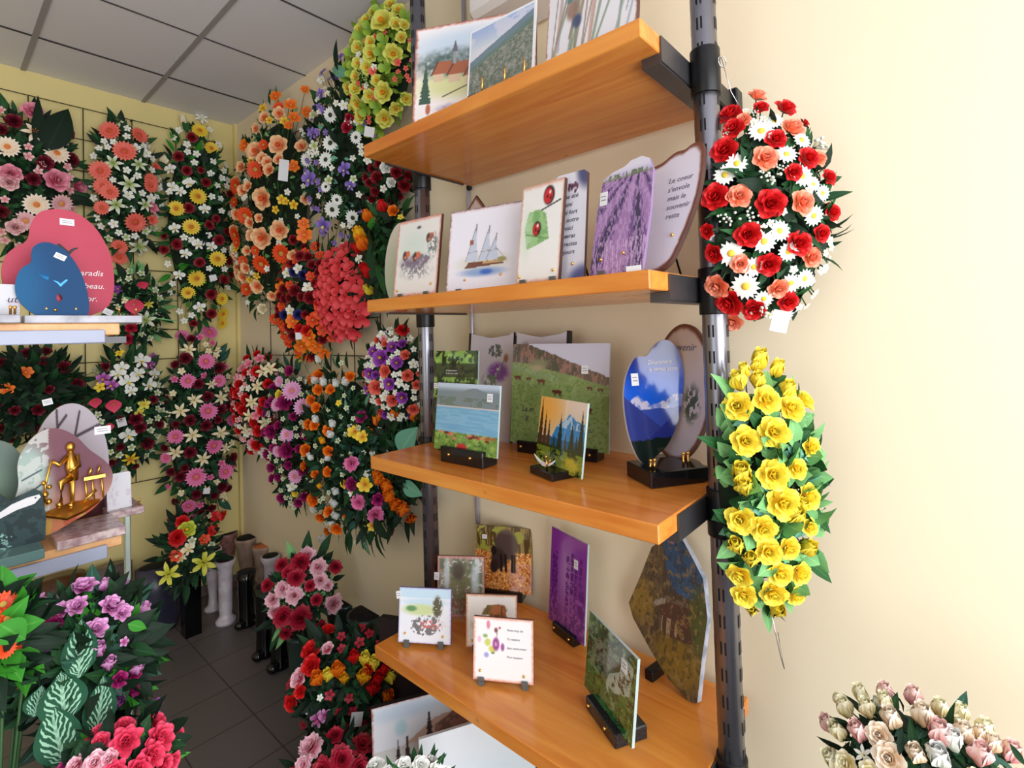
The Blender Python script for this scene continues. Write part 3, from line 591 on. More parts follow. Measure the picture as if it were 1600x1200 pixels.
def panel_mesh(name, w, h, th, painter, mats, outline=None, res=100, bend=0):
    """a plaque panel: painted front at y=0, plain back at y=th; x centred, z from 0"""
    if outline is None:
        nx = max(8, int(res*min(1, w/h))); nz = max(8, int(res*min(1, h/w)))
        U, V = np.meshgrid(np.linspace(0,1,nx+1), np.linspace(0,1,nz+1)); U = U.ravel(); V = V.ravel()
        idx = lambda i, j: j*(nx+1)+i
        faces = [(idx(i,j), idx(i+1,j), idx(i+1,j+1), idx(i,j+1)) for j in range(nz) for i in range(nx)]
        rim = [idx(i,0) for i in range(nx)]+[idx(nx,j) for j in range(nz)]+[idx(i,nz) for i in range(nx,0,-1)]+[idx(0,j) for j in range(nz,0,-1)]
    else:
        pts = np.array(densify(outline, res*2)); n = len(pts); K = max(12, res//2); cx, cy = .5, .47
        U = [cx]; V = [cy]; faces = []
        for k in range(1, K+1):
            r = k/K; U += list(cx+(pts[:,0]-cx)*r); V += list(cy+(pts[:,1]-cy)*r)
        U = np.array(U); V = np.array(V)
        for i in range(n): faces.append((0, 1+i, 1+(i+1) % n))
        for k in range(K-1):
            a = 1+k*n; b_ = a+n
            faces += [(a+i, b_+i, b_+(i+1) % n, a+(i+1) % n) for i in range(n)]
        rim = [1+(K-1)*n+i for i in range(n)]
    s = painter(Pic(U, V)); C = np.clip(s.C, 0, 1)
    if outline is not None and painter in (P_scallop, P_oval):
        rr = np.zeros(len(U)); rr[1:] = np.repeat(np.arange(1, K+1)/K, n)
        e = sst(.90, .97, rr+.03*(fbm(U*30, V*30, 3)-.5)); C = C*(1-e[:,None])+np.array((.45,.26,.20))*e[:,None]
    L = np.where(C <= .04045, C/12.92, ((C+.055)/1.055)**2.4)
    vs = [((u-.5)*w, (bend*math.sin(PI*v)), v*h) for u, v in zip(U, V)]
    nF = len(vs); nr = len(rim)
    back = [(vs[i][0], vs[i][1]+th, vs[i][2]) for i in rim]; front = [vs[i] for i in rim]
    allv = vs+front+back
    mi = [0]*len(faces)
    for i in range(nr):
        j = (i+1) % nr; faces.append((nF+j, nF+i, nF+nr+i, nF+nr+j)); mi.append(1)
    faces.append(tuple(nF+nr+i for i in reversed(range(nr)))); mi.append(1)
    me = bpy.data.meshes.new(name); me.from_pydata(allv, [], faces)
    for m_ in mats: me.materials.append(m_)
    me.polygons.foreach_set('material_index', mi)
    at = me.color_attributes.new('Col', 'FLOAT_COLOR', 'POINT')
    A = np.ones((len(allv), 4), dtype=np.float32); A[:nF,:3] = L; A[nF:,:3] = .5
    at.data.foreach_set('color', A.ravel()); me.update()
    return me
def text(parent, s, x, z, size, m, y=-.0008, shear=.25, rot=0, align='LEFT'):
    cu = bpy.data.curves.new('inscription', 'FONT'); cu.body = s; cu.size = size; cu.shear = shear; cu.align_x = align; cu.resolution_u = 2; cu.extrude = .0002; cu.space_line = 1.25
    t = bpy.data.objects.new('tmp', cu); COL.objects.link(t)
    me = bpy.data.meshes.new_from_object(t.evaluated_get(bpy.context.evaluated_depsgraph_get()))
    bpy.data.objects.remove(t); me.materials.clear(); me.materials.append(m)
    me.transform(Matrix.Translation((x, y, z)) @ Matrix.Rotation(rot, 4, 'Y') @ Matrix.Rotation(PI/2, 4, 'X'))
    o = bpy.data.objects.new('inscription', me); COL.objects.link(o); o.parent = parent; return o
def stud(parent, x, z, r=.004, y=0):
    g = MB(); g.lathe([(r, 0), (r*1.05, .002), (r*.7, .0045), (r*.2, .0055)], 12); me = g.mesh('stud', M_BRASS)
    me.transform(Matrix.Translation((x, y, z)) @ Matrix.Rotation(PI/2, 4, 'X'))
    o = bpy.data.objects.new('stud', me); COL.objects.link(o); o.parent = parent; return o
def price(parent, x, z, w=.022, h=.018, rot=0, y=-.0012):
    g = MB(); g.box(-w/2, w/2, 0, .0008, -h/2, h/2)
    g.box(-w*.36, w*.30, -.0002, 0, h*.14, h*.20, 1); g.box(-w*.32, w*.34, -.0002, 0, -h*.14, -h*.07, 1)
    me = g.mesh('price_tag', [M_PAPER, M_INKG]); me.transform(Matrix.Translation((x, y, z)) @ Matrix.Rotation(rot, 4, 'Y'))
    o = bpy.data.objects.new('price_tag', me); COL.objects.link(o); o.parent = parent; return o
def ptof(q, z):
    if q[0] == 'w': return Vector((q[1], q[2], z))          # room coordinates
    if len(q) == 2: return onz(*q, z)                       # photo pixel on the plane z
    lo, hi = -600, 1800                                     # photo column on the vertical plane x = q[2]
    for _ in range(50):
        m_ = (lo+hi)/2
        if onx(q[0], m_, q[2]).z > z: lo = m_
        else: hi = m_
    return onx(q[0], m_, q[2])
def frame_of(bl, br, z):
    a, b_ = ptof(bl, z), ptof(br, z); d = b_-a; w = d.length; return (a+b_)/2, math.atan2(d.y, d.x), w
def solve_h(C, yaw, tilt, topmid, dz=0):
    up = Vector((-math.sin(yaw)*math.sin(tilt), math.cos(yaw)*math.sin(tilt), math.cos(tilt)))
    lo, hi = .02, 1.2
    for _ in range(40):
        h = (lo+hi)/2; y = proj(C+Vector((0,0,dz))+up*h)[1]
        if y > topmid: lo = h
        else: hi = h
    return h
def plaque(label, bl, br, topmid, zs, painter, group=None, tilt=10, th=.008, foot=0.0, outline=None, mats=None, res=100, base=None, studs=(), tags=(), texts=(), cat='plaque', name='memorial_plaque', feet=None, hh=None, bend=0):
    """bl, br: photo pixels of the panel's lower corners; zs: height of the surface it stands on; foot: height of the panel's lower edge above that"""
    C, yaw, w = frame_of(bl, br, zs+foot); C0 = Vector((C.x, C.y, zs)); tl = math.radians(tilt)
    h = hh or solve_h(C0, yaw, tl, topmid, foot)
    root = empty(name, C0, yaw, label=label, cat=cat, group=group)
    me = panel_mesh('panel', w, h, th, painter, mats or [M_PIC, M_BROWN], outline, res, bend)
    p = bpy.data.objects.new('panel', me); COL.objects.link(p); p.parent = root; p.location = (0, 0, foot); p.rotation_euler = (-tl, 0, 0)
    for x, z in studs: stud(p, (x-.5)*w, z*h)
    for t_ in tags: price(p, (t_[0]-.5)*w, t_[1]*h, *(t_[2:] if len(t_) > 2 else ()))
    for x, z, sz, tx, mm in texts: text(p, tx, (x-.5)*w, z*h, sz, mm)
    if base:            # block: (width, y0, y1, height, material, base studs, stud height, x-shift)
        bw, y0, y1, bh, bm = base[:5]; xs = base[6] if len(base) > 6 else 0
        g = MB(); g.box(-bw/2+xs, bw/2+xs, y0, y1, 0, bh, 0, .003); bo = g.build('base', bm, root)
        for x in (base[5] if len(base) > 5 else ()): stud(bo, x*bw+xs, bh*.55, .005, y0)
    if feet:
        for x in feet:
            g = MB(); g.box((x-.5)*w-.009, (x-.5)*w+.009, -.008, .05, 0, foot+.004, 0, .002); g.box((x-.5)*w-.009, (x-.5)*w+.009, -.008, -.002, foot, foot+.010)
            g.build('foot', M_SLATEF, root)
    if foot < .02 or True:
        pass
    return root, p, w, h, yaw
M_SLATEF = mat('slate_foot', (.36,.37,.36), .5)
def easel(root, p, w, h, tilt):
    """support strut behind a plaque"""
    tl = math.radians(tilt); g = MB(); zt = h*.6*math.cos(tl); yt = h*.6*math.sin(tl)+.008
    bar(g, (0, yt, zt), (0, yt+.04+h*.14, .003), .003); g.build('strut', M_DARK, root)
# ---------------------------------------------------------------- plaques on the pine shelves
G1, G2, G3, G4 = 'plaques on the top pine shelf', 'plaques on the second pine shelf', 'plaques on the third pine shelf', 'plaques on the lowest pine shelf'
N = None
r_, p_, w_, h_, y_ = plaque('large white ceramic plaque painted with a village of red roofs, on the top shelf', (643,N,1.05), (838,N,1.24), 30, S1, P_village, G1, 9, .012, res=150)
easel(r_, p_, w_, h_, 9)
r_, p_, w_, h_, y_ = plaque('photo plaque of a green valley under blue sky with little brass bars in front', (729,N,1.035), (833,N,1.05), 26, S1, P_valley, G1, 7, .006, foot=.012, mats=[M_PICG, M_WHITEE], base=(.20, -.02, .03, .014, M_BLACK))
for fx in (.28, .62, .90):      # little brass bars standing in front
    g = MB(); g.tube([((fx-.5)*w_, -.008, 0), ((fx-.5)*w_+.003, -.008, .035), ((fx-.5)*w_-.002, -.008, .045)], .003, 8); o = g.build('brass_bar', M_BRASS, r_); o.location = (0,0,.014)
r_, p_, w_, h_, y_ = plaque('white ceramic plaque painted with reeds, at the right end of the top shelf', (852,N,1.03), (994,N,1.03), -120, S1, P_reeds, G1, 8, .014, hh=.30, res=130)
easel(r_, p_, w_, h_, 8)

r_, p_, w_, h_, y_ = plaque('small upright white plaque with three painted butterflies over grey flowers', (614,N,1.07), (681,N,1.085), 341, S2, P_butter, G2, 8, .010, foot=.008, studs=((.1,.08),(.88,.13)), feet=(.2,.8))
easel(r_, p_, w_, h_, 8)
r_, p_, w_, h_, y_ = plaque('wide white plaque with a dark rim and a painted sailing ship', (696,N,1.075), (812,N,1.13), 323, S2, P_ship, G2, 9, .010, foot=.004, mats=[M_PIC, M_DARKE], studs=((.27,.14),(.75,.17)), feet=(.2,.9))
r_, p_, w_, h_, y_ = plaque('white plaque painted with two ladybirds and a green leaf', (806,N,1.05), (872,N,1.045), 286, S2, P_lady, G2, 9, .012, foot=.004, studs=((.08,.07),(.88,.10)), feet=(.2,.9))
r_, p_, w_, h_, y_ = plaque('narrow poem plaque with blue corners standing right of the ladybirds', (861,N,1.085), (912,N,1.085), 270, S2, P_poem, G2, 7, .010, mats=[M_PIC, M_BROWN], outline=O_glow, studs=((.66,.16),(.3,.22)), texts=((.12,.76,.017,'Tu as été\nun ami\nen si fort\nami notre\net voici\nTu seras\nTu restes\ntoujours',M_INK),))
easel(r_, p_, w_, h_, 7)
r_, p_, w_, h_, y_ = plaque('rounded photo plaque of a purple lavender field on the second shelf', (921,N,1.055), (1010,N,1.035), 252, S2, P_lavfield, G2, 10, .008, foot=.004, outline=O_lavtop, mats=[M_PICG, mat('lilac_edge', (.55,.46,.62), .3)], studs=((.2,.14),(.6,.17)), tags=((.16,.70,.022,.034),), feet=(.25,.85), res=130)
r_, p_, w_, h_, y_ = plaque('large scalloped lilac plaque with a brown rim behind the lavender field', (957,N,1.16), (1085,N,1.12), 240, S2, P_scallop, G2, 12, .014, outline=O_scal2, studs=((.72,.30),), texts=((.62,.72,.018,'Le coeur\ns\'envole\nmais le\nsouvenir\nreste',M_INKG),), res=130)
easel(r_, p_, w_, h_, 12)
r_, p_, w_, h_, y_ = plaque('pale heart shaped plaque with a pointed top peeping out behind the ship', (706,N,1.32), (768,N,1.32), 305, S2, P_oval, G2, 6, .010, outline=norm([(.9,0),(1,.5),(.93,.72),(.7,.88),(.5,1),(.3,.88),(.07,.72),(0,.5),(.1,0)]))
easel(r_, p_, w_, h_, 6)
r_, p_, w_, h_, y_ = plaque('plain pale grey oval plaque half hidden behind the butterflies', (598,N,1.20), (640,N,1.22), 348, S2, lambda s: s.grad((.70,.76,.66), (.84,.82,.76)), G2, 6, .010, outline=O_oval)
easel(r_, p_, w_, h_, 6)
g = MB(); g.box(-.018, .018, 0, .001, 0, .012); q = ptof((990,N,1.012), S2+.001); o = g.build('price_card', M_PAPER); o.location = q; o.rotation_euler = (0,0,-PI/2)
tag(o, 'small white price card lying at the front edge under the lavender plaque', 'price card')

r_, p_, w_, h_, y_ = plaque('green glass plaque with a leafy forest photo and dark band, left on the third shelf', (675,692), (744,700), 548, S3, P_forest, G3, 5, .007, foot=.02, mats=[M_PICG, M_GLASSE], base=(.13,-.012,.035,.035,M_BLACK,(-.42,.42)), tags=((.05,.62,.018,.020),), texts=((.28,.78,.008,'Le temps passe\nle souvenir reste',M_INKW),))
r_, p_, w_, h_, y_ = plaque('open book plaque with painted purple flowers and dark edges', (729,N,1.42), (796,N,1.42), 520, S3, P_bookf, G3, 6, .012, outline=O_book, mats=[M_PIC, M_DARKE])
# the right hand page of the same book
o = p_.copy(); o.data = panel_mesh('panel', w_, h_, .012, lambda s: s.fill((.86,.84,.89)).p(s.ell(.2,.86,.08,.04,.5), (.5,.5,.5)), [M_PIC, M_DARKE], O_book, 60); COL.objects.link(o); o.location = (w_*1.07, 0, 0)
g = MB(); g.box(-.009, .009, .004, .02, 0, h_*.97); sp = g.build('spine', M_DARKE, r_); sp.location = (w_*.535, 0, 0); sp.rotation_euler = (-math.radians(6), 0, 0)
for xx in (-w_*.5-.006, w_*1.57+.006):
    g = MB(); g.box(-.006, .006, -.001, .016, 0, h_*1.0); sp = g.build('cover_edge', M_DARKE, r_); sp.location = (xx, 0, 0); sp.rotation_euler = (-math.radians(6), 0, 0)
easel(r_, p_, w_, h_, 6)
r_, p_, w_, h_, y_ = plaque('large glass plaque with brown cows on a green hillside pasture', (797,690), (951,709), 537, S3, P_pasture, G3, 6, .008, foot=.03, mats=[M_PICG, M_GLASSE], base=(.30,-.012,.045,.04,M_BLACK,(-.44,.42)), tags=((.77,.75,.024,.027),), texts=((.12,.32,.026,'La m\n  R',M_INK),(.74,.17,.022,'mes.',M_INK)), res=150)
r_, p_, w_, h_, y_ = plaque('small glass plaque of a blue lake with red cows on a black granite base', (678,700), (776,717), 600, S3, P_lakecows, G3, 7, .007, foot=.035, mats=[M_PICG, M_GLASSE], base=(.185,-.014,.055,.050,M_BLACK,(-.28,.22)), tags=((.86,.82,.022,.026),), res=130)
r_, p_, w_, h_, y_ = plaque('small glass plaque of a sunset over blue mountains and pines on a black wedge base', (836,722), (908,749), 624, S3, P_sunset, G3, 9, .006, foot=.012, mats=[M_PICG, M_GLASSE], base=(.115,-.055,.03,.022,M_BLACK), res=130)
g = MB(); n_ = 14; pts = [(-.052+.104*k/n_, -.034, .034+.020*((k/n_-.5)*2)**2) for k in range(n_+1)]
g.tube(pts, [.0012+.0045*math.sin(PI*k/n_) for k in range(n_+1)], 8); o = g.build('crescent_ornament', M_PAPER, r_); o.location = (-.01,0,-.002)
g = MB(); g.tube([(.010,-.040,.022),(.014,-.042,.04),(.010,-.04,.052)], .003, 8); g.tube([(.013,-.041,.036),(.030,-.04,.054)], .002, 6); g.ball((.008,-.04,.058), .004); g.build('brass_figure', M_BRASS, r_)
g = MB(); g.box(-.012, .014, -.043, -.042, .030, .040); g.build('price_tag', M_PAPER, r_)
r_, p_, w_, h_, y_ = plaque('deep blue heart plaque with a snowy mountain range on a black granite block', (984,727), (1083,716), 532, S3, P_bluemt, G3, 7, .009, foot=.042, outline=O_bheart, mats=[M_PICG, M_WHITEE], base=(.17,-.085,.045,.042,M_BLACK), tags=((.20,.68,.022,.034),), texts=((.42,.80,.016,'Doucement\nle temps passe',M_INKW),), res=150)
for xx in (.030, .044):
    g = MB(); g.lathe([(.003,0),(.0035,.012),(.0025,.02),(.003,.028)], 10, (xx,-.055,.042)); g.ball((xx,-.055,.074), .0045); g.build('brass_candle', M_BRASS, r_)
for xx in (-.07, -.058):
    g = MB(); g.tube([(xx,-.055,.042),(xx+.002,-.055,.06)], .0028, 8); g.ball((xx+.002,-.055,.065), .0042); g.build('brass_figure', M_BRASS, r_)
r_, p_, w_, h_, y_ = plaque('oval lilac plaque with a brown rim behind the blue heart', (1008,N,1.43), (1102,N,1.37), 506, S3, P_oval, G3, 10, .012, foot=.03, outline=O_oval, texts=((.22,.80,.03,'Souvenir',M_INKG),), res=110)
g = MB(); g.lathe([(.075,0),(.085,.006),(.085,.024),(.078,.032),(.03,.032)], 26, (.0,.01,0), sy=.62); g.build('base', M_BLACK, r_)

r_, p_, w_, h_, y_ = plaque('square pink edged plaque painted with a squirrel in a wood, on the lowest shelf', (683,963), (757,966), 869, S4, P_squirrel, G4, 8, .010, foot=.012, feet=(.2,.8), tags=((-.02,.66,.018,.026),))
easel(r_, p_, w_, h_, 8)
r_, p_, w_, h_, y_ = plaque('glass plaque with a wild boar on orange autumn leaves', (742,919), (831,931), 823, S4, P_boar, G4, 7, .007, foot=.028, mats=[M_PICG, M_DARKE], base=(.165,-.014,.045,.036,M_BLACK), tags=((.16,.82,.020,.016),), res=130)
r_, p_, w_, h_, y_ = plaque('small white plaque painted with a meadow, a fir tree and stones, violet edged', (622,1003), (704,1008), 919, S4, P_smalllake, G4, 9, .009, foot=.014, mats=[M_PIC, mat('violet_edge', (.45,.40,.66), .4)], feet=(.17,.82), studs=((.13,.17),(.85,.14)), tags=((-.01,.86,.018,.024,-.15),), res=120)
r_, p_, w_, h_, y_ = plaque('small white plaque painted with a thatched cottage, behind the flower poem', (728,1011), (809,1015), 929, S4, P_cottage, G4, 8, .009, foot=.014, feet=(.18,.8), studs=((.12,.13),))
r_, p_, w_, h_, y_ = plaque('small white plaque with violet and yellow painted flowers and a short poem', (739,1061), (834,1071), 966, S4, P_flowerp, G4, 9, .009, foot=.014, feet=(.14,.86), studs=((.12,.15),(.84,.12)), texts=((.56,.80,.0085,'Partis trop tôt',M_INKG),(.56,.66,.0085,'Tu resteras',M_INKG),(.56,.52,.0085,'dans notre coeur',M_INKG),(.56,.38,.0085,'Pour toujours',M_INKG)), res=130)
r_, p_, w_, h_, y_ = plaque('tall narrow violet glass plaque with lavender stalks on a black base', (857,966), (913,1010), 836, S4, P_lavpurple, G4, 5, .007, foot=.022, mats=[M_PICG, M_GLASSE], base=(.118,-.014,.045,.034,M_BLACK,(-.40,.30)), tags=((.72,.74,.020,.030),), res=120)
r_, p_, w_, h_, y_ = plaque('leaning green glass plaque with a woodland stream on a black and grey base', (913,1071), (987,1170), 989, S4, P_stream, G4, 7, .008, foot=.03, mats=[M_PICG, M_GLASSE], base=(.155,-.02,.075,.036,stone_mat('charcoal_granite',(.07,.07,.08),(.16,.17,.20),220,.15),(-.38,.18)), tags=((.78,.78,.026,.030),), res=140)
r_, p_, w_, h_, y_ = plaque('rough slate slab painted with a stone cottage under a blue sky', (974,1036), (1096,1108), 834, S4, P_slate, G4, 12, .022, foot=.0, outline=O_rock, mats=[M_PICM, stone_mat('slate_edge', (.52,.55,.62), (.70,.72,.78), 30, .6, .4)], res=140)
g = MB(); g.box(-.045, -.015, -.012, .06, 0, .03, 0, .003); g.build('foot', M_DARK, r_); easel(r_, p_, w_, h_, 12)
# below the lowest shelf, standing on the floor
r_, p_, w_, h_, y_ = plaque('large white plaque with painted mountains and dark fir trees, on the floor under the shelves', ('w',.965,1.50), ('w',1.30,1.31), 0, 0, lambda s: P_bigmt(Pic(s.U, np.clip((s.V-.62)/.38, 0, 1))), tilt=5, th=.02, mats=[M_PIC, M_DARKE], hh=.545, res=150); easel(r_, p_, w_, h_, 5)
r_, p_, w_, h_, y_ = plaque('plain pale glossy plaque leaning in front of the painted mountains on the floor', ('w',.985,1.27), ('w',1.32,1.09), 0, 0, P_white, tilt=5, th=.012, mats=[M_PICG, M_WHITEE], hh=.545); easel(r_, p_, w_, h_, 5)
r_, p_, w_, h_, y_ = plaque('dark brown slab standing at the back under the lowest shelf', ('w',1.18,1.80), ('w',1.48,1.16), 0, 0, lambda s: s.fill((.16,.12,.13)), tilt=3, th=.03, mats=[M_PIC, M_DARKE], hh=.66, res=10); easel(r_, p_, w_, h_, 3)  # added panel, fills the dark area behind the floor plaques

# ---------------------------------------------------------------- left display shelves
M_BEECH = wood_mat('pale_beech', (.95,.74,.52), (.90,.66,.42), (.70,.48,.32), .4, 1.5)
M_RAIL = mat('white_price_rail', (.66,.69,.78), .35)
M_MARBLE = stone_mat('white_marble', (.74,.74,.78), (.58,.57,.61), 14, .2)
M_PINKM = stone_mat('pinkish_marble', (.80,.72,.71), (.62,.50,.52), 40, .2)
M_GREENG = mat('green_glass_slab', (.38,.50,.49), .08)
lr = empty('display_rack', (.0, 2.07, 0), label='low shelving with two pale beech shelves and white price rails at the left edge', cat='shelving unit')
U_Z, L_Z = 1.862, 1.236
for z in (U_Z, L_Z):
    g = MB(); g.box(-.55, .388, -.165, .22, z-.036, z, 0, .003); b_ = g.build('shelf', M_BEECH, lr)
    g = MB(); g.box(-.55, .350, -.180, -.168, z-.058, z-.020, 0, .002); g.build('price_rail', M_RAIL, b_)
g = MB(); g.box(.392, .418, .16, .20, 0, 2.35-.0, 0, .003); 
g2 = MB(); g2.box(.474, .492, .222, .24, 0, L_Z+.02, 0, .003); g2.build('upright', mat('silver_upright', (.72,.78,.76), .25, .6), lr)
g2 = MB(); g2.box(-.30, -.285, .222, .24, 0, U_Z, 0, .003); g2.build('upright', mat('silver_upright', (.72,.78,.76), .25, .6), lr)
for z in (U_Z, L_Z):
    g = MB(); g.box(.300, .485, .222, .24, z-.060, z-.0365); g.build('shelf_bracket', M_BRACKET, lr)
def slabpl(label, x0, x1, z, y, hh, painter, outline, slab, mats, th=.01, studs=(), tags=(), texts=(), posts=(), tilt=3, sx=None, res=120, foot=.018, depth=.11):
    """a plaque held by brass posts in a stone slab; x0,x1 pixel columns at depth y"""
    def colx(px):
        lo, hi = -600, 1800
        for _ in range(50):
            m_ = (lo+hi)/2
            if ony(px, m_, y).z > z: lo = m_
            else: hi = m_
        return ony(px, m_, y).x
    xa, xb = colx(x0), colx(x1); w = xb-xa; hh = hh*w if hh > .5 else hh; root = empty('memorial_plaque', ((xa+xb)/2, y, z), 0, label=label, cat='plaque', group='plaques on the pale beech shelves')
    p = bpy.data.objects.new('panel', panel_mesh('panel', w, hh, th, (lambda q: P_dim(painter(q), .9)), [M_SATIN]+list(mats[1:]), outline, res)); COL.objects.link(p); p.parent = root; p.location = (0, 0, foot); p.rotation_euler = (-math.radians(tilt), 0, 0)
    for a, b in studs: stud(p, (a-.5)*w, b*hh, .0045)
    for t_ in tags: price(p, (t_[0]-.5)*w, t_[1]*hh, *(t_[2:] if len(t_) > 2 else ()))
    for a, b, sz, tx, mm in texts: text(p, tx, (a-.5)*w, b*hh, sz, mm)
    if slab:
        s0, s1, sm, sh = slab; a, b = colx(s0)-root.location.x, colx(s1)-root.location.x
        g = MB(); g.box(a, b, -depth*.62, depth*.38+.02, 0, sh, 0, .002); so = g.build('base', sm, root)
        for q in posts:
            g = MB(); g.lathe([(.0028,0),(.0028,.016),(.004,.018),(.004,.022),(.001,.024)], 10, (a+(b-a)*q, -depth*.5, sh)); g.build('brass_post', M_BRASS, so)
    return root, p, w
slabpl('big rose red heart plaque with a black bird and white words', 3, 180, U_Z, 2.02, 1.30, P_redheart, O_rheart, (29, 206, M_MARBLE, .022), [M_PICG, mat('rose_edge', (.55,.25,.32), .3)], .012, tags=((.56,.885,.034,.020),(.93,.06,.024,.018,.5)), texts=((.62,.40,.024,'paradis',M_INKW),(.70,.28,.024,'beau.',M_INKW),(.72,.16,.024,'or.',M_INKW)), posts=(.18,.42,.80,.96), depth=.20, res=150)
# bird silhouette cut out of the red heart
rh = [o for o in COL.objects if o.name.startswith('memorial_plaque')][-1]
def bird(parent, cx, cz, s, m, flip=1):
    g = MB(); pts = [(-1,.75),(-.8,.45),(-.45,.05),(-.2,-.2),(-.15,-.45),(.1,-.5),(.3,-.2),(.5,.1),(.85,.35),(1,.55),(.6,.45),(.25,.25),(.1,.0),(-.1,.15),(-.35,.45),(-.7,.8)]
    vs = [(cx+x*s*flip, -.0008, cz+y*s) for x, y in pts]; g.add(vs, [tuple(range(len(pts))) if flip < 0 else tuple(reversed(range(len(pts))))], 0)
    return g.build('bird_silhouette', m, parent)
bird([c for c in rh.children if c.name.startswith('panel')][0], .016, .205, .026, mat('black_cutout', (.10,.06,.08), .5))
r_, p_, w_ = slabpl('smaller metallic blue heart plaque with a humming bird, before the red heart', 24, 140, U_Z, 1.915, 1.46, P_blue, O_sheart, None, [pic_mat('blue_metal_print', .3, .25), mat('blue_edge', (.08,.20,.35), .3, .5)], .006, studs=((.52,.16),), tags=((.60,.83,.026,.016,.45),), foot=.001, tilt=3, res=130)
M_LTBLUE = mat('light_blue_wing', (.20,.55,.80), .3, .4)
for k in range(6):      # wing and tail slits of the bird
    g = MB(); a = .9+k*.16; L = .030-.002*k; c = (-.012, -.0008, .118)
    q = (c[0]-math.cos(a)*L, c[1], c[2]+math.sin(a)*L*.8); g.tube([c, q], [.0006,.0014], 5); g.build('wing_feather', M_LTBLUE, p_)
bird(p_, .016, .112, .016, M_LTBLUE, -1); g = MB(); g.lathe([(.001,0),(.010,.012),(.006,.02),(.001,.026)], 3, (.010,-.0005,.058), sy=.05); g.build('cut_out', mat('rose_gap', (.62,.25,.33), .4), p_)
slabpl('white plaque with black script cut by the left edge, beside the blue heart', -60, 31, U_Z, 1.93, .085, P_card, O_glow, (-60, 28, M_MARBLE, .022), [M_PIC, M_WHITEE], .010, texts=((.76,.42,.026,'uté',M_INK),), posts=(.82,.9), foot=.022, res=50)
# glass ornament at the left edge of the upper shelf
g = MB(); gl = mat('clear_crystal', (.85,.88,.90), .03, 0, Transmission_Weight=.9)
for k in range(26):
    a, e = random.uniform(0, 2*PI), random.uniform(.1, 1.4); d = Vector((math.cos(a)*math.cos(e), math.sin(a)*math.cos(e), math.sin(e)))
    g.tube([(0,0,.09), Vector((0,0,.09))+d*random.uniform(.04,.075)], [.003,.0008], 5)
g.lathe([(.03,0),(.03,.012),(.006,.02),(.006,.09)], 12); o = g.build('crystal_ornament', gl); q = ony(2, 470, 2.12); o.location = (q.x, 2.12, U_Z)
tag(o, 'spiky clear crystal ornament at the left edge behind the white script plaque', 'ornament')

slabpl('round topped white plaque with a dark border and bare tree branches', 48, 172, L_Z, 2.16, .375, P_archtree, O_arch, (160, 214, M_PINKM, .022), [M_PIC, mat('slate_border', (.22,.24,.26), .3)], .014, tags=((.22,1.03,.024,.020,-.2),), posts=(.88,), foot=.0, depth=.155)
r_, p_, w_ = slabpl('clover shaped pink glass plaque with a golden carpenter relief on a marble base', 18, 178, L_Z, 1.98, .30, P_roseglass, O_clover, (80, 184, M_PINKM, .024), [M_PICG, mat('pink_glass_edge', (.80,.70,.70), .1)], .012, tags=((.90,.92,.040,.024),), foot=.024, depth=.16, res=150)
g = MB()     # golden relief: a seated carpenter at his bench
def T(*pts, r=.004): g.tube([(x, y, z) for x, y, z in pts], r, 8)
g.ball((.015,-.012,.170), .011, 8); T((.015,-.010,.160),(.017,-.010,.130),(.020,-.010,.105), r=[.007,.016,.013])
T((.006,-.014,.150),(-.012,-.022,.135),(-.026,-.024,.146), r=[.006,.005,.004]); T((.030,-.014,.150),(.034,-.022,.128),(.010,-.026,.118), r=[.006,.005,.004])
T((.016,-.014,.105),(-.008,-.026,.098),(-.010,-.028,.058), r=[.009,.008,.005]); T((.024,-.014,.103),(.014,-.028,.096),(.014,-.030,.050), r=[.009,.008,.005]); T((-.010,-.028,.056),(-.018,-.034,.052), r=.006); T((.014,-.030,.050),(.008,-.036,.046), r=.006)
T((-.028,-.022,.148),(-.042,-.02,.10),(-.045,-.02,.055), r=.003); g.box(.042,.092,-.03,-.008,.094,.101); 
for xx in (.046,.062,.084): T((xx,-.022,.094),(xx+.003,-.024,.048), r=.0028)
T((.055,-.02,.104),(.062,-.02,.118), r=.004); T((.075,-.02,.104),(.082,-.02,.120), r=.003); T((.070,-.03,.07),(.04,-.03,.05), r=.0035)
for q in ((-.036,.064,.008),(-.044,.080,.009),(-.034,.094,.006),(-.046,.104,.006)): g.ball((q[0],-.024,q[1]), q[2], 7, sz=.8)
g.add([(-.055,-.018,.040),(.000,-.046,.024),(.040,-.040,.032),(.085,-.016,.046),(.02,-.004,.052)], [(0,1,2,3,4)], 0); g.add([(-.055,-.018,.036),(.000,-.046,.020),(.040,-.040,.028),(.085,-.016,.042),(.02,-.004,.048)], [(4,3,2,1,0)], 0)
o = g.build('golden_relief', mat('polished_gold', (.86,.66,.30), .3, 1.0), p_); o.location = (-.002, .004, .010); o.scale = (1.0, 1.0, 1.35)
slabpl('oval green tinted glass plaque at the left edge of the lower beech shelf', -70, 48, L_Z, 2.06, .30, P_greenglass, O_oval, None, [M_PICG, M_GLASSE], .008, foot=.0, res=60)
r_, p_, w_ = slabpl('dark green book shaped plaque with a white dove band on a green glass base', -40, 73, L_Z, 1.93, .155, P_darkgreen, norm([(1,0),(1.02,.4),(.96,.85),(.85,.93),(.5,.80),(.3,1),(0,.86),(0,0)]), (-40, 63, M_GREENG, .026), [M_PICG, M_DARKE], .016, foot=.026, depth=.13, res=90)
g = MB(); pts = [(-.10,.075),(-.04,.088),(.0,.115),(.03,.125),(.055,.128),(.058,.120),(.045,.105),(.01,.098),(-.02,.085),(-.10,.055)]
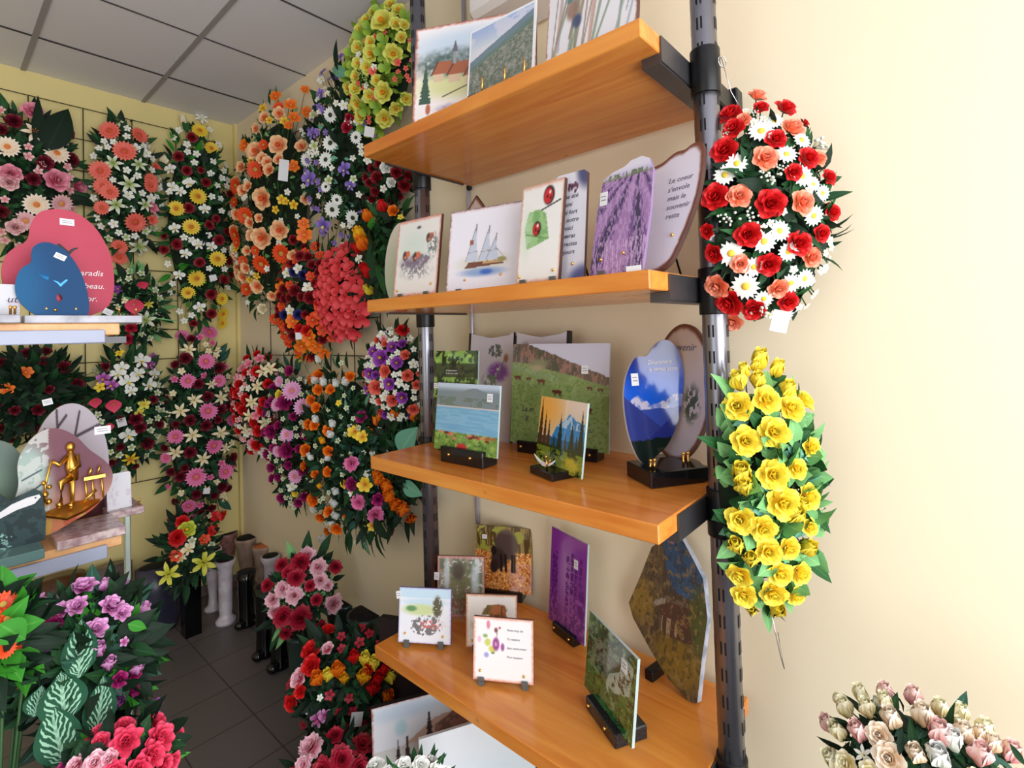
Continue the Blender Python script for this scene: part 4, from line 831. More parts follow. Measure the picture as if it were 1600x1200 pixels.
g.add([(x,-.006,z) for x, z in pts], [tuple(reversed(range(len(pts))))]); g.add([(x,-.001,z) for x, z in pts], [tuple(range(len(pts)))])
g.add([(x,yy,z) for x, z in pts for yy in (-.006,-.001)], [(2*i,2*i+1,2*((i+1)%10)+1,2*((i+1)%10)) for i in range(10)]); g.ball((.047,-.007,.121), .0022, 6, 1); g.build('white_dove', [M_WHITEE, M_INK], p_)
slabpl('small tilted white card plaque at the right end of the lower beech shelf', 168, 206, L_Z, 2.10, .115, P_card, O_glow, None, [M_PIC, M_WHITEE], .006, foot=.022, tilt=6, res=40)
# ---------------------------------------------------------------- air conditioner on the side wall
def px_at(px, py, x): return onx(px, py, x)
a = onx(722, 0, XR-.22); b1 = onx(729, 32, XR-.22); zb = b1.z
ac = empty('air_conditioner', (XR-.11, b1.y-.42, zb), label='white wall mounted air conditioner high above the top shelf', cat='air conditioner')
g = MB(); g.box(-.11, .108, -.42, .42, 0, .27, 0, .02); g.build('body', mat('white_plastic', (.88,.86,.85), .4), ac)
g = MB(); g.box(-.114, -.108, -.36, .36, .062, .085); g.build('louvre_slot', M_SLOT, ac)
g = MB(); g.box(-.118, -.110, -.42, .42, .094, .098); g.build('front_flap', M_INKG, ac)

# ---------------------------------------------------------------- flower heads (radius 1, facing +Z)
def F_rose(g):
    for i in range(6): g.petal(i*1.047+.15*math.sin(i*5), 1.0-.06*(i % 2), 1.0, 8, 42, .04, -.2, .22, .62, rnd=1, roll=40)
    for i in range(5): g.petal(i*1.257+.6, .80, .92, 30, 66, .06, -.05, .3, .6, rnd=1, roll=35)
    for i in range(5): g.petal(i*1.257+.1, .66, .70, 55, 84, .08, .0, .35, .6, rnd=1, roll=20)
    for i in range(3): g.petal(i*2.09, .58, .48, 74, 96, .08, .08, .45, .6, rnd=1)
    for i in range(3): g.petal(i*2.09+1, .56, .28, 82, 98, .03, .1, .5, .6, rnd=1)
def F_openrose(g):
    for i in range(7): g.petal(i*.898+.2*math.sin(i*3), 1.0-.08*(i % 2), .86, 4, 30, .06, 0, .18, .65, rnd=1, roll=25)
    for i in range(6): g.petal(i*1.047+.5, .70, .66, 22, 52, .05, .05, .25, .6, 0, rnd=1)
    for i in range(5): g.petal(i*1.257, .42, .42, 52, 84, .05, .1, .3, .6, 1, rnd=1)
    g.ball((0,0,.22), .12, 6, 1)
def F_bud(g):
    for i in range(4): g.petal(i*1.571, 1.55, 1.2, 52, 106, .14, -.6, .35, .5, rnd=1, roll=18)
    for i in range(4): g.petal(i*1.571+.7, 1.4, .95, 66, 102, .08, -.5, .4, .55, rnd=1)
    for i in range(3): g.petal(i*2.09, 1.2, .55, 82, 96, .04, -.4, .4, .6, rnd=1)
    for i in range(4): g.petal(i*1.571+.4, .75, .3, 45, 75, .08, -.65, .1, .4, 2)
def F_daisy(g):
    for i in range(15): g.petal(i*.4189, .85, .30, 12, -4, .14, 0, .05, .62, 0, 3)
    g.lathe([(.26,-.05),(.27,.03),(.20,.10),(.05,.13)], 10, mi=1)
def F_gerbera(g):
    for i in range(18): g.petal(i*.349, .86, .32, 14, 0, .14, 0, .05, .65, 0, 3)
    for i in range(14): g.petal(i*.449+.2, .55, .22, 30, 10, .14, .05, .05, .6, 0, 3)
    g.lathe([(.24,0),(.26,.08),(.16,.13),(.04,.13)], 10, mi=1)
def F_lily(g):
    for i in range(6): g.petal(i*1.047+(.1 if i % 2 else 0), 1.25, .44, 48, -25, .05, -.25, .12, .5, 0, 5)
    for i in range(5):
        a = i*1.257; g.tube([(0,0,0),(math.cos(a)*.14,math.sin(a)*.14,.35),(math.cos(a)*.25,math.sin(a)*.25,.5)], [.02,.015,.04], 4, 1)
def F_carnation(g):
    rr = random.Random(2)
    for k, (n, e, L) in enumerate(((12,5,.95),(11,30,.9),(9,52,.82),(7,74,.75))):
        for i in range(n): g.petal(i*2*PI/n+k*.3+rr.uniform(-.1,.1), L*rr.uniform(.9,1.1), .62, e, e+rr.uniform(-15,25), .04, -.1+k*.04, .15, .72, 0, 4, .10, .1)
def F_poppy(g):
    for i in range(6): g.petal(i*1.047+(i % 2)*.15, .95, .72, 30 if i % 2 else 12, 5, .06, 0, .12, .62, rnd=1)
    g.lathe([(.14,0),(.17,.10),(.04,.16)], 8, mi=1)
def F_orchid(g):
    for a_, L, w_ in ((PI/2,.95,.55),(PI/2+1.25,.95,.85),(PI/2-1.25,.95,.85),(-PI/2+.55,.85,.4),(-PI/2-.55,.85,.4)): g.petal(a_, L, w_, 18, -8, .05, 0, .1, .6)
    g.petal(-PI/2, .45, .35, 60, 20, .02, .05, .3, .5, 1)
def F_anth(g):
    g.petal(-PI/2, 1.5, 1.5, 8, 25, -.45, 0, .12, .42, 0, 6); g.tube([(0,.15,.05),(0,.05,.35),(0,-.05,.62)], [.07,.08,.04], 6, 1)
def F_gyp(g):
    rr = random.Random(9)
    for k in range(13):
        a, r = rr.uniform(0,2*PI), rr.uniform(.15,1); c = (r*math.cos(a), r*math.sin(a), rr.uniform(.1,.6)); g.tube([(0,0,-.4), c], .012, 3, 1); g.ball(c, rr.uniform(.09,.14), 4)
def F_small(g):
    for i in range(5): g.petal(i*1.257, .95, .72, 25, 0, .05, 0, .1, .6, 0, 3)
    g.ball((0,0,.08), .16, 4, 1)
def F_scale(g):
    for i in range(3): g.petal(i*2.09+PI/2, 1.15, 1.15, 8, 38, .0, -.05, .15, .62, rnd=1)
def F_peony(g):
    for k, (n, e, L) in enumerate(((7,8,1.0),(7,32,.9),(6,56,.78),(5,76,.6))):
        for i in range(n): g.petal(i*2*PI/n+k*.5, L*(1-.1*(i % 2)), .68, e, e+28, .06, -.1+k*.05, .3, .66, rnd=1, roll=20)
FT = dict(rose=F_rose, openrose=F_openrose, rosebud=F_bud, daisy=F_daisy, gerbera=F_gerbera, lily=F_lily, carnation=F_carnation, poppy=F_poppy,
          orchid=F_orchid, anthurium=F_anth, baby_breath=F_gyp, blossom=F_small, petal_cluster=F_scale, peony=F_peony, tulip=F_bud)
PM = {  # petal colours: base, tip, centre
 'red': ((.72,.04,.06),(.86,.08,.10),(.5,.03,.05)), 'dred': ((.40,.03,.07),(.56,.06,.12),(.3,.2,.05)), 'crim': ((.55,.04,.14),(.72,.10,.22),(.4,.05,.1)), 'peach': ((.95,.50,.30),(.97,.62,.50),(.9,.6,.3)),
 'peachc': ((.93,.42,.20),(.96,.80,.60),(.93,.45,.22)), 'cream': ((.93,.86,.66),(.96,.92,.80),(.9,.8,.4)), 'white': ((.90,.92,.86),(.97,.97,.96),(.93,.80,.25)), 'whiteg': ((.62,.72,.40),(.95,.95,.90),(.72,.70,.25)),
 'whited': ((.90,.92,.90),(.95,.96,.96),(.16,.20,.10)), 'yellow': ((.96,.80,.12),(.99,.92,.32),(.85,.55,.05)), 'yell': ((.85,.60,.08),(.97,.86,.25),(.8,.45,.1)), 'orange': ((.90,.30,.03),(.97,.52,.08),(.9,.7,.2)), 'orangered': ((.80,.13,.03),(.95,.32,.08),(.75,.6,.25)),
 'yelor': ((.93,.42,.04),(.98,.75,.12),(.9,.4,.05)), 'coral': ((.90,.25,.22),(.95,.48,.40),(.8,.35,.2)), 'corald': ((.80,.16,.20),(.90,.27,.30),(.1,.05,.05)), 'pink': ((.85,.30,.45),(.95,.62,.70),(.8,.4,.3)), 'lpink': ((.88,.52,.58),(.97,.80,.80),(.9,.6,.3)),
 'hot': ((.80,.10,.28),(.93,.28,.42),(.9,.6,.2)), 'hotp': ((.78,.16,.45),(.93,.50,.70),(.85,.45,.35)), 'magenta': ((.50,.04,.30),(.66,.12,.42),(.5,.1,.2)), 'purple': ((.42,.10,.50),(.62,.28,.72),(.85,.75,.3)), 'violet': ((.36,.26,.66),(.60,.50,.84),(.85,.8,.5)), 'blue': ((.08,.08,.30),(.16,.16,.45),(.2,.2,.4)),
 'orchidp': ((.55,.10,.50),(.80,.45,.80),(.9,.8,.3)), 'ppink': ((.62,.08,.46),(.92,.66,.86),(.8,.3,.5)), 'pinkw': ((.80,.14,.32),(.97,.78,.83),(.9,.3,.4)), 'pdaisy': ((.86,.45,.72),(.95,.72,.88),(.85,.55,.45)), 'lime': ((.55,.68,.14),(.82,.84,.28),(.95,.85,.2)), 'limey': ((.88,.78,.20),(.86,.88,.42),(.96,.66,.16)),
 'limel': ((.42,.58,.12),(.62,.74,.24),(.6,.4,.1)), 'lilyy': ((.78,.80,.20),(.95,.93,.42),(.7,.4,.1)), 'peachw': ((.98,.80,.58),(.99,.94,.87),(.9,.5,.25)), 'creamy': ((.98,.88,.55),(.99,.97,.85),(.9,.6,.2)), 'pinkc': ((.95,.58,.60),(.98,.84,.82),(.9,.5,.3)), 'tan': ((.80,.62,.35),(.90,.80,.58),(.6,.5,.2)),
 'burg': ((.30,.03,.09),(.46,.06,.15),(.2,.1,.05)), 'mint': ((.35,.62,.52),(.50,.74,.64),(.3,.5,.4))}
_FM = {}
def fmesh(kind, c):
    if (kind, c) not in _FM:
        g = MB(); FT[kind](g); b_, t_, ce = PM[c]
        k = (.80 if kind in ('tulip','rosebud') else 1.05)/max(math.hypot(v[0], v[1]) for v in g.v); g.v = [(v[0]*k, v[1]*k, v[2]*k) for v in g.v]
        _FM[(kind, c)] = g.mesh(kind, [petal_mat('petal_'+c, b_, t_), petal_mat('centre_'+c, ce, ce, .7) if kind not in ('baby_breath',) else M_STEM, M_STEM])
    return _FM[(kind, c)]
LEAFM = {'dark': ((.10,.25,.13),(.2,.38,.22),0), 'mid': ((.13,.32,.15),(.25,.45,.25),0), 'light': ((.46,.68,.42),(.60,.78,.56),0), 'blueg': ((.16,.32,.26),(.35,.52,.44),0), 'lime': ((.45,.58,.16),(.6,.7,.3),0), 'yg': ((.34,.46,.14),(.5,.6,.25),0),
         'vari': ((.08,.30,.20),(.62,.80,.68),.9), 'mint': ((.42,.66,.56),(.55,.75,.66),0), 'bright': ((.20,.52,.14),(.35,.62,.25),0), 'deep': ((.06,.15,.09),(.12,.2,.14),0)}
def lmat(k): a_, b_, s_ = LEAFM[k]; return leaf_mat('leaf_'+k, a_, b_, s_)
def parse(txt, d):
    """'kind colour r: x,y x,y ...; ...' -> list"""
    out = []
    for seg in txt.split(';'):
        seg = seg.strip()
        if not seg: continue
        h, pts = seg.split(':'); k, c, r = h.split()
        for q in pts.split():
            v = [float(z) for z in q.split(',')]; out.append((k, c, v[2] if len(v) > 2 else float(r), v[0], v[1]))
    return out
N_ARR = 0
def arrangement(label, box, plane, depth, spec, fill=(), leaves=(('dark',60,.055,.022),), group='flower arrangements hanging on the walls', gap=.85, foam='ell', cat='flower arrangement', bigs=(), tagpx=None, seed=None, nrm=None, face=.45, foamk=.72, edge=1.0, stuff=False, maxf=90, name='flower_arrangement', out=.6, bed=True, rim=34, fs=1.0):
    """box: photo bbox; plane: ('x'|'y', value) wall plane or ('p', point, normal); depth: how far the dome stands out"""
    global N_ARR; N_ARR += 1
    rr = random.Random(seed or N_ARR*13+5)
    x0, y0, x1, y1 = box; cx, cy = (x0+x1)/2, (y0+y1)/2
    if plane[0] == 'x': n = Vector((-1,0,0)); Pp = Vector((plane[1],0,0)); R = Vector((0,-1,0)); U = Vector((0,0,1))
    elif plane[0] == 'y': n = Vector((0,-1,0)); Pp = Vector((0,plane[1],0)); R = Vector((1,0,0)); U = Vector((0,0,1))
    else:
        Pp = Vector(plane[1]); n = Vector(plane[2]).normalized(); R = Vector((0,0,1)).cross(n).normalized(); U = n.cross(R)
    mid = Pp+n*depth*.35
    C = onplane(cx, cy, mid, n); A = (onplane(x1, cy, mid, n)-onplane(x0, cy, mid, n)).length/2; B = (onplane(cx, y0, mid, n)-onplane(cx, y1, mid, n)).length/2
    C = C-n*depth*.35
    view = (Vector((0,0,CAMZ))-C).normalized()
    root = empty(name, C, 0, label=label, cat=cat, group=group)
    dome = lambda s, t: C+R*(A*s)+U*(B*t)+n*(depth*math.sqrt(max(0, 1-s*s-t*t))+.004)
    def normal(s, t):
        k = math.sqrt(max(.02, 1-s*s-t*t)); v = (R*(s/A)+U*(t/B)+n*(k/depth)); return v.normalized()
    placed = []
    def put(kind, c, rw, P, s, t, jit=.18):
        nn = normal(s, t)*(1-face)+view*face+Vector((rr.uniform(-jit,jit),rr.uniform(-jit,jit),rr.uniform(-jit,jit)))
        if kind in ('tulip','rosebud'): nn = normal(s, t)*.45+Vector((0,0,.55))+view*.25
        nn.normalize(); o = bpy.data.objects.new(kind, fmesh(kind, c)); COL.objects.link(o); o.parent = root
        q = nn.to_track_quat('Z', 'Y') @ Quaternion((0,0,1), rr.uniform(-.4,.4) if kind in ('orchid','anthurium') else rr.uniform(0, 6.28))
        sc = rw*rr.uniform(.92, 1.08)*1.12*fs
        o.location = P-C+nn*(rw*.15); o.rotation_mode = 'QUATERNION'; o.rotation_quaternion = q; o.scale = (sc, sc, sc)
        placed.append((P, rw))
    for kind, c, rp, px, py in parse(spec, 0):
        P = onplane(px, py, C+n*depth*.6, n)
        for _ in range(4):
            s, t = (P-C).dot(R)/A, (P-C).dot(U)/B; l = math.hypot(s, t)
            if l > .98: dp = .0
            else: dp = math.sqrt(1-l*l)*depth
            P = onplane(px, py, C+n*(dp+.004), n)
        s, t = (P-C).dot(R)/A, (P-C).dot(U)/B; l = math.hypot(s, t)
        if l > .98: s, t = s*.98/l, t*.98/l
        put(kind, c, rp*depth_of(P)/FPX, P, s, t)
    # fill the rest of the dome
    tot = sum(f[3] for f in fill) if fill else 0; tries = 0
    while fill and tries < 900 and len(placed) < maxf:
        tries += 1; a, r = rr.uniform(0, 2*PI), math.sqrt(rr.uniform(0, 1))*.97; s, t = r*math.cos(a), r*math.sin(a); P = dome(s, t)
        q = rr.uniform(0, tot)
        for kind, c, rp, w in fill:
            q -= w
            if q <= 0: break
        rw = rp*depth_of(P)/FPX
        if all((P-p_).length > (rw+r_)*gap for p_, r_ in placed): put(kind, c, rw, P, s, t)
    # foliage
    g = MB(); mats = []
    for lk, cnt, L, Wd in leaves:
        if plane[0] != 'p' and L > .085: L, Wd = L*.72, Wd*.78
        if name == 'bouquet': L, Wd, cnt = L*.66, Wd*.70, int(cnt*1.2)
        mi = len(mats); mats.append(lmat(lk))
        for k in range(cnt):
            a, r = rr.uniform(0, 2*PI), rr.uniform(0, 1)**.5; s, t = r*math.cos(a)*.94, r*math.sin(a)*.94; P = C+(dome(s, t)-C)*.86
            nn = normal(s, t); tang = (R*s*A+U*t*B); tang = tang.normalized() if tang.length > 1e-4 else U
            d = nn*out+tang*rr.uniform(.2,1)+Vector((rr.uniform(-1,1),rr.uniform(-1,1),rr.uniform(-1,1)))*.6
            if plane[0] != 'p' and d.dot(n) < .15: d += n*(.2-d.dot(n))
            l_ = L*rr.uniform(.7,1.25); d.normalize()
            for _ in range(5):
                bad = False
                for q_ in (P+d*l_*.55, P+d*l_):
                    for p_, r_ in placed:
                        e_ = q_-p_
                        if (e_-view*e_.dot(view)).length < r_*.85 and e_.dot(view) > -.012: bad = True; break
                    if bad: break
                if not bad: break
                l_ *= .85; d = (d-view*.45+Vector((rr.uniform(-1,1),rr.uniform(-1,1),rr.uniform(-1,1)))*.35).normalized()
            if bad: continue
            g.leaf(P, d, nn+Vector((rr.uniform(-.4,.4),rr.uniform(-.4,.4),rr.uniform(-.4,.4))), l_, Wd*rr.uniform(.8,1.2), mi, rr.uniform(.1,.4))
    # leaves fringing the outline
    for k in range(min(rim, 12) if name == 'bouquet' else rim):
        a = rr.uniform(0, 2*PI); s, t = math.cos(a)*.86, math.sin(a)*.86; P = C+R*(A*s)+U*(B*t)+n*(depth*.25)
        d = (R*math.cos(a)+U*math.sin(a)+n*rr.uniform(.0,.5)+U*rr.uniform(-.3,.5)).normalized(); l_ = min(.11, max(.04, .62*min(A, B)))*rr.uniform(.6,1.25)
        g.leaf(P, d, n+Vector((rr.uniform(-.5,.5),rr.uniform(-.5,.5),rr.uniform(-.5,.5))), l_, l_*rr.uniform(.28,.42), k % max(1, len(mats)), rr.uniform(.0,.3))
    # a bed of small leaves over the moss
    for k in range(240 if bed else 0):
        a, r = rr.uniform(0, 2*PI), rr.uniform(0, 1)**.5; s, t = r*math.cos(a)*.93, r*math.sin(a)*.93; P = C+(dome(s, t)-C)*.86
        nn = normal(s, t); d = (nn.cross(Vector((rr.uniform(-1,1),rr.uniform(-1,1),rr.uniform(-1,1))))).normalized()+nn*rr.uniform(.05,.5)
        l_ = min(.045, max(.02, .28*min(A, B)))*rr.uniform(.7,1.3); g.leaf(P, d, nn, l_, l_*.5, k % max(1, len(mats)), rr.uniform(0,.3), 3)
    for k, (p_, r_) in enumerate(placed):     # short stems so that no head floats
        g.tube([C+(p_-C)*.55, p_-(p_-C).normalized()*r_*.05], .0016, 4, len(mats))
    g.v = [tuple(Vector(v)-C) for v in g.v]
    g.v = [(min(v[0], XR-.006-C.x), min(v[1], YB-.006-C.y), v[2]) for v in g.v]      # leaves lie flat against the walls
    if g.v: g.build('foliage', mats+[M_STEM], root)
    if foam:
        f = MB(); vs = []; nr, ns = 6, 18
        f.v = []; prof = []
        for i in range(nr+1):
            e = PI/2*i/nr
            for j in range(ns):
                a = 2*PI*j/ns; vs.append((R*(A*foamk*math.cos(e)*math.cos(a))+U*(B*foamk*math.cos(e)*math.sin(a))+n*(depth*.62*math.sin(e)+.002)))
        fs = [(i*ns+j, i*ns+(j+1) % ns, (i+1)*ns+(j+1) % ns, (i+1)*ns+j) for i in range(nr) for j in range(ns)]+[tuple(reversed(range(ns)))]
        f.add(vs, fs, 0, smooth=True); f.build('moss_base', M_FOAM, root)
    for b_ in bigs:        # large single leaves: material, base px, tip px, width px, lift
        lk, bx, by, tx, ty, wp = b_[:6]; lift = b_[6] if len(b_) > 6 else .9
        P = onplane(bx, by, C+n*depth*lift, n); Q = onplane(tx, ty, C+n*depth*lift*.95, n); d = Q-P
        l2 = MB(); l2.leaf(P-C, d, n+view*.5, d.length, wp*depth_of(P)/FPX, 0, .12, 8, .42, .12); l2.build('leaf', lmat(lk), root)
    if tagpx:
        P = onplane(tagpx[0], tagpx[1], C+n*(depth+.012), n); w_ = tagpx[2]*depth_of(P)/FPX; hh = tagpx[3]*depth_of(P)/FPX
        l2 = MB(); l2.box(-w_/2, w_/2, -.0006, .0006, -hh/2, hh/2); o = l2.build('price_tag', M_PAPER, root); o.location = P-C; o.rotation_euler = (0, rr.uniform(-.3,.3), math.atan2(view.x, -view.y))
    return root, C, A, B, R, U, n

# ---- back wall (hung on the wire grid)
YW = 4.055
DK = (('dark',60,.085,.04),('deep',40,.09,.045),('mid',24,.07,.026))
arrangement('arrangement of pink and burgundy roses with a broad dark leaf above the red heart', (-40,160,122,400), ('y',YW), .16,
 'rose pink 14: 51,175,13 17,272 87,282,15 120,292,12; lily peachw 16: 55,208; gerbera peachw 14: 88,240 12,230 57,320,16; gerbera lpink 13: 95,318 40,345; rose burg 10: 22,190 52,280 103,207 70,255 110,250; blossom lpink 6: 65,258 60,268 30,352; rose lpink 11: 25,355 15,285',
 (('rose','burg',9,2),('blossom','lpink',6,2),('rose','pink',11,1)), DK, bigs=(('deep',72,235,108,168,40),('deep',60,240,60,146,16)), gap=1.1)
arrangement('arrangement of coral gerberas and white lilies on the back wall, second from the left', (143,185,250,400), ('y',YW), .15,
 'gerbera coral 14: 172,205 195,237 157,267 211,347 187,385,11 162,292,12 160,325,11; gerbera coral 11: 217,212 235,282 172,300; poppy pink 9: 237,325; lily whiteg 13: 177,255 217,257,11 202,288,14 185,190,9 182,320,14 227,320,10 217,385,14; rosebud cream 9: 254,252; blossom white 7: 200,305 228,240 212,232 178,350 235,310; gerbera coral 10: 235,290 187,402',
 (('blossom','white',5,2),('blossom','whiteg',6,1),('poppy','coral',8,1)), DK, gap=1.0)
arrangement('long arrangement of yellow daisies, red carnations and white blossoms on the back wall', (252,180,372,520), ('y',YW), .17,
 'gerbera yell 11: 312,205 276,326 309,307 299,355,12 340,405 307,435; gerbera yell 9: 330,232 294,457 346,467 347,490 346,505; carnation dred 8: 279,245 292,267 322,285 295,325 327,352 277,382 257,390 312,410 342,375 350,437 330,460 330,490 300,215; lily white 9: 315,185; orchid white 8: 297,287 267,265 295,287 282,300 270,292 320,327 274,357 310,382 330,385 290,397 280,430 312,480; rosebud cream 7: 288,190; blossom white 5: 265,300 300,375',
 (('blossom','white',5,3),('carnation','dred',6,2)), (('dark',90,.13,.05),('mid',70,.12,.04),('bright',10,.14,.06),('deep',50,.14,.06)), tagpx=(333,434,10,9), gap=1.1)
arrangement('small arrangement with red anthuriums, a white lily and pale grasses left of the yellow daisies', (170,420,258,545), ('y',YW), .12,
 'anthurium hot 12: 211,475,13 222,445,9; lily whiteg 13: 227,500; blossom purple 7: 185,452; lily limey 8: 232,475; rose crim 8: 205,512 200,530 208,498; blossom cream 5: 195,470',
 (('blossom','whiteg',5,1),), (('dark',50,.12,.045),('light',8,.20,.012),('deep',30,.12,.05)), gap=1.3)
arrangement('dark leafy arrangement with a few orange flowers below the pink roses at the left', (-30,545,135,690), ('y',YW), .14,
 'poppy orange 8: 40,582 12,608,9; rose burg 9: 120,600 95,640 60,640 100,575; blossom whiteg 5: 150,580 125,560', (('rose','burg',7,1),), (('deep',110,.14,.06),('dark',50,.13,.05)), gap=1.6)
arrangement('arrangement of white orchids, violet blossoms and a yellow lily behind the lower beech shelf', (140,545,258,735), ('y',YW), .15,
 'orchid white 10: 190,575 200,597,12 220,565,12 232,602 185,585,11 215,585 205,612,8 240,585,8; orchid orchidp 9: 162,592 232,570 175,602 240,560; anthurium hot 12: 177,631 150,627,9 172,665,7; blossom yellow 7: 157,605 187,552; lily yell 11: 204,717; blossom limey 8: 225,632 218,645; orchid white 11: 200,680; rose burg 9: 212,655 230,692 218,668',
 (('blossom','whiteg',5,2),('rose','burg',6,1)), (('dark',70,.12,.04),('mid',40,.11,.03),('deep',40,.12,.05)), tagpx=(190,660,12,13), gap=1.1)
arrangement('long arrangement of pink gerberas and cream lilies hanging low in the corner', (255,515,372,830), ('y',YW), .17,
 'gerbera hotp 11: 322,565 294,595 342,595,10 325,642,12 362,657,9 275,682 334,696 307,745,13 352,737,10 260,715,8 295,790,9 285,525,9 327,520,10; lily cream 11: 304,625 345,622 282,642 301,680 345,677 275,707 317,717 295,547 330,600,8 352,700,8 322,765,7; rose burg 8: 325,620 297,657 322,665 345,640 297,707 362,715 347,760 282,745 307,772 342,575 310,600 290,560; poppy red 8: 344,805,9 330,825 275,812,10',
 (('blossom','cream',5,2),('rose','burg',6,2),('blossom','hotp',5,1)), (('dark',100,.12,.045),('mid',60,.10,.035),('deep',60,.13,.05),('blueg',20,.11,.04)), gap=1.05, tagpx=(323,767,9,9))
# ---- side wall beyond the shelves
XW = 1.525
DS = (('dark',60,.07,.032),('deep',40,.075,.035),('mid',24,.06,.022))
arrangement('tall arrangement of peach roses and orange gerberas on the side wall nearest the corner', (362,135,478,525), ('x',XW), .16,
 'openrose peachc 14: 402,237,13 437,228,14 414,310,15 412,371,15 439,359,13 404,447,11; openrose peachc 9: 402,202,8 415,185 379,262 389,292,8 361,332,10 406,341,7 387,392,7 426,462,7 437,250,9; rose cream 8: 411,482 369,388; gerbera orangered 12: 400,265 370,290,10 384,337,12 369,367 410,412,15 441,396,14 386,452,10 369,292; poppy orange 9: 384,228 432,152 410,147 455,165 477,141,7 480,177 460,185 460,260 452,197,7; poppy orange 11: 444,452,12 476,367 475,350,8; carnation dred 8: 469,400 462,455 459,375; blossom white 5: 437,380 450,300 440,345 418,420; blossom yell 7: 441,312 460,320 445,190 412,170',
 (('blossom','white',4,2),('blossom','yell',6,1),('openrose','peachc',9,2),('gerbera','orangered',8,1)), DS+(('light',10,.10,.03),), tagpx=(443,266,14,34), gap=.78, maxf=100)
arrangement('arrangement of white daisies and violet freesias on the side wall above the coral heart', (476,100,590,390), ('x',XW), .15,
 'daisy whited 12: 517,180,11 517,224,12 510,250,12 480,250,10 557,215,10 520,327,12 552,340,11 510,292,9 527,312,9; orchid violet 12: 505,115,9 502,147,8 490,210,10 485,280,13 540,265,12 507,352,12 533,90,7; blossom whiteg 8: 490,180 465,238 492,228 515,282 553,280,6; openrose peachc 10: 469,294; blossom white 7: 537,165 545,190 575,250 560,190 503,125; rose crim 8: 547,185 543,200; orchid violet 8: 548,290 556,150',
 (('blossom','white',5,1),('blossom','violet',5,1)), DS+(('deep',40,.12,.05),('mint',2,.12,.06)), gap=1.0, bigs=(('mint',545,118,515,105,18),('deep',528,110,523,58,10)))
arrangement('arrangement of red, orange and dark blue flowers ending in orange blooms on the side wall', (432,380,530,562), ('x',XW), .13,
 'blossom white 8: 450,427 482,450,9 455,485 467,420; carnation blue 9: 475,430 467,492 446,492 460,425; poppy orange 11: 459,502 472,540 494,540,12 507,551,9 470,555,8 485,528; poppy orangered 10: 502,487,11 505,515,9 490,500; rose red 9: 480,517 500,475 515,500 470,515; rose dred 10: 462,455 485,465',
 (('poppy','orangered',7,1),('rose','dred',7,1)), DS, tagpx=(467,525,10,11), gap=1.05)
arrangement('domed arrangement of lime green and yellow blooms with white sprigs hanging beside the top shelf', (545,8,642,212), ('x',1.50), .12,
 'openrose limey 17: 600,37,17 615,85,15 602,145,15 602,185,14 582,85,13 562,162,12 565,48,10 585,20,9 628,60,9 632,40,8 560,75,9; blossom white 5: 561,86 567,97 573,134 568,158 585,105; baby_breath whiteg 10: 566,115 575,125; poppy coral 6: 583,112 574,65 588,152 553,155 622,98',
 (('openrose','limey',10,3),('petal_cluster','limel',11,3),('blossom','coral',4,1)), (('lime',80,.07,.045),('yg',50,.07,.04)), tagpx=(577,206,15,16), gap=.8, rim=10, group='flower arrangements hanging beside the pine shelves')
arrangement('oval coral red arrangement of overlapping petals on the side wall', (495,385,578,530), ('x',XW-.02), .10,
 'petal_cluster corald 11: 520,400 540,400 510,420 530,425 550,420 510,445 530,450 550,445 565,450 515,470 535,475 555,470 572,480 525,495 545,500 565,500 540,520 555,518', (('petal_cluster','corald',9,1),), (('deep',16,.04,.02),), gap=.62, face=.2, foamk=.9, rim=6)
arrangement('arrangement of red, orange and yellow tulips with broad dark leaves left of the second shelf', (556,308,645,470), ('x',1.515), .12,
 'tulip yelor 15: 567,372,14; tulip orange 13: 570,385 577,342,10; tulip red 12: 599,327,10 577,427,13 561,392,10 558,440,8; tulip yellow 10: 580,455; rose orange 8: 615,330 610,307; orchid white 7: 592,318 562,405; blossom yellow 5: 626,340',
 (), (('dark',50,.12,.045),('mid',30,.13,.035),('deep',40,.14,.05)), bigs=(('dark',590,450,585,340,30),('mid',602,460,590,360,18),('bright',580,362,582,338,14)), gap=1.3)
arrangement('small arrangement of white roses and dark red flowers showing below the top shelf', (566,248,642,318), ('x',1.52), .08,
 'rose white 10: 580,262,11 605,262 612,285,8; rose dred 9: 590,278 620,270 632,290; blossom white 6: 600,295', (('rose','dred',7,1),), (('dark',40,.08,.03),('deep',30,.09,.04)), gap=1.2)
arrangement('arrangement of purple and coral roses with white blossoms right beside the left post', (570,512,660,662), ('x',1.515), .11,
 'openrose purple 10: 597,560,12 621,567 610,599 579,583,8 577,609,8 630,620,10 614,543,9 585,550,8; rose coral 9: 603,580,10 637,587 634,555,8 589,605,11 614,625 651,601,8 646,639,8 595,644,7; carnation red 10: 629,517,11; blossom white 8: 646,569 601,620 625,598 598,525,9 660,575 612,650; blossom pink 6: 600,530',
 (('blossom','white',5,2),('rose','purple',7,1),('rose','coral',6,1)), (('dark',40,.06,.025),('deep',30,.06,.03)), gap=.95)
arrangement('arrangement of orange tulips with pale mint leaves hanging below the third shelf', (576,640,662,818), ('x',1.515), .11,
 'tulip orange 12: 619,647,12 593,660,11 583,684,12 647,655,9 582,700,8 595,751,12 606,761,12 611,777,13 630,796,14 643,812,12 592,745,9 620,790; blossom white 6: 583,708 575,720 571,735 588,760',
 (), (('deep',60,.10,.045),('dark',50,.09,.04)), bigs=(('mint',625,708,650,668,40),('mint',630,755,660,775,24)), gap=1.3)
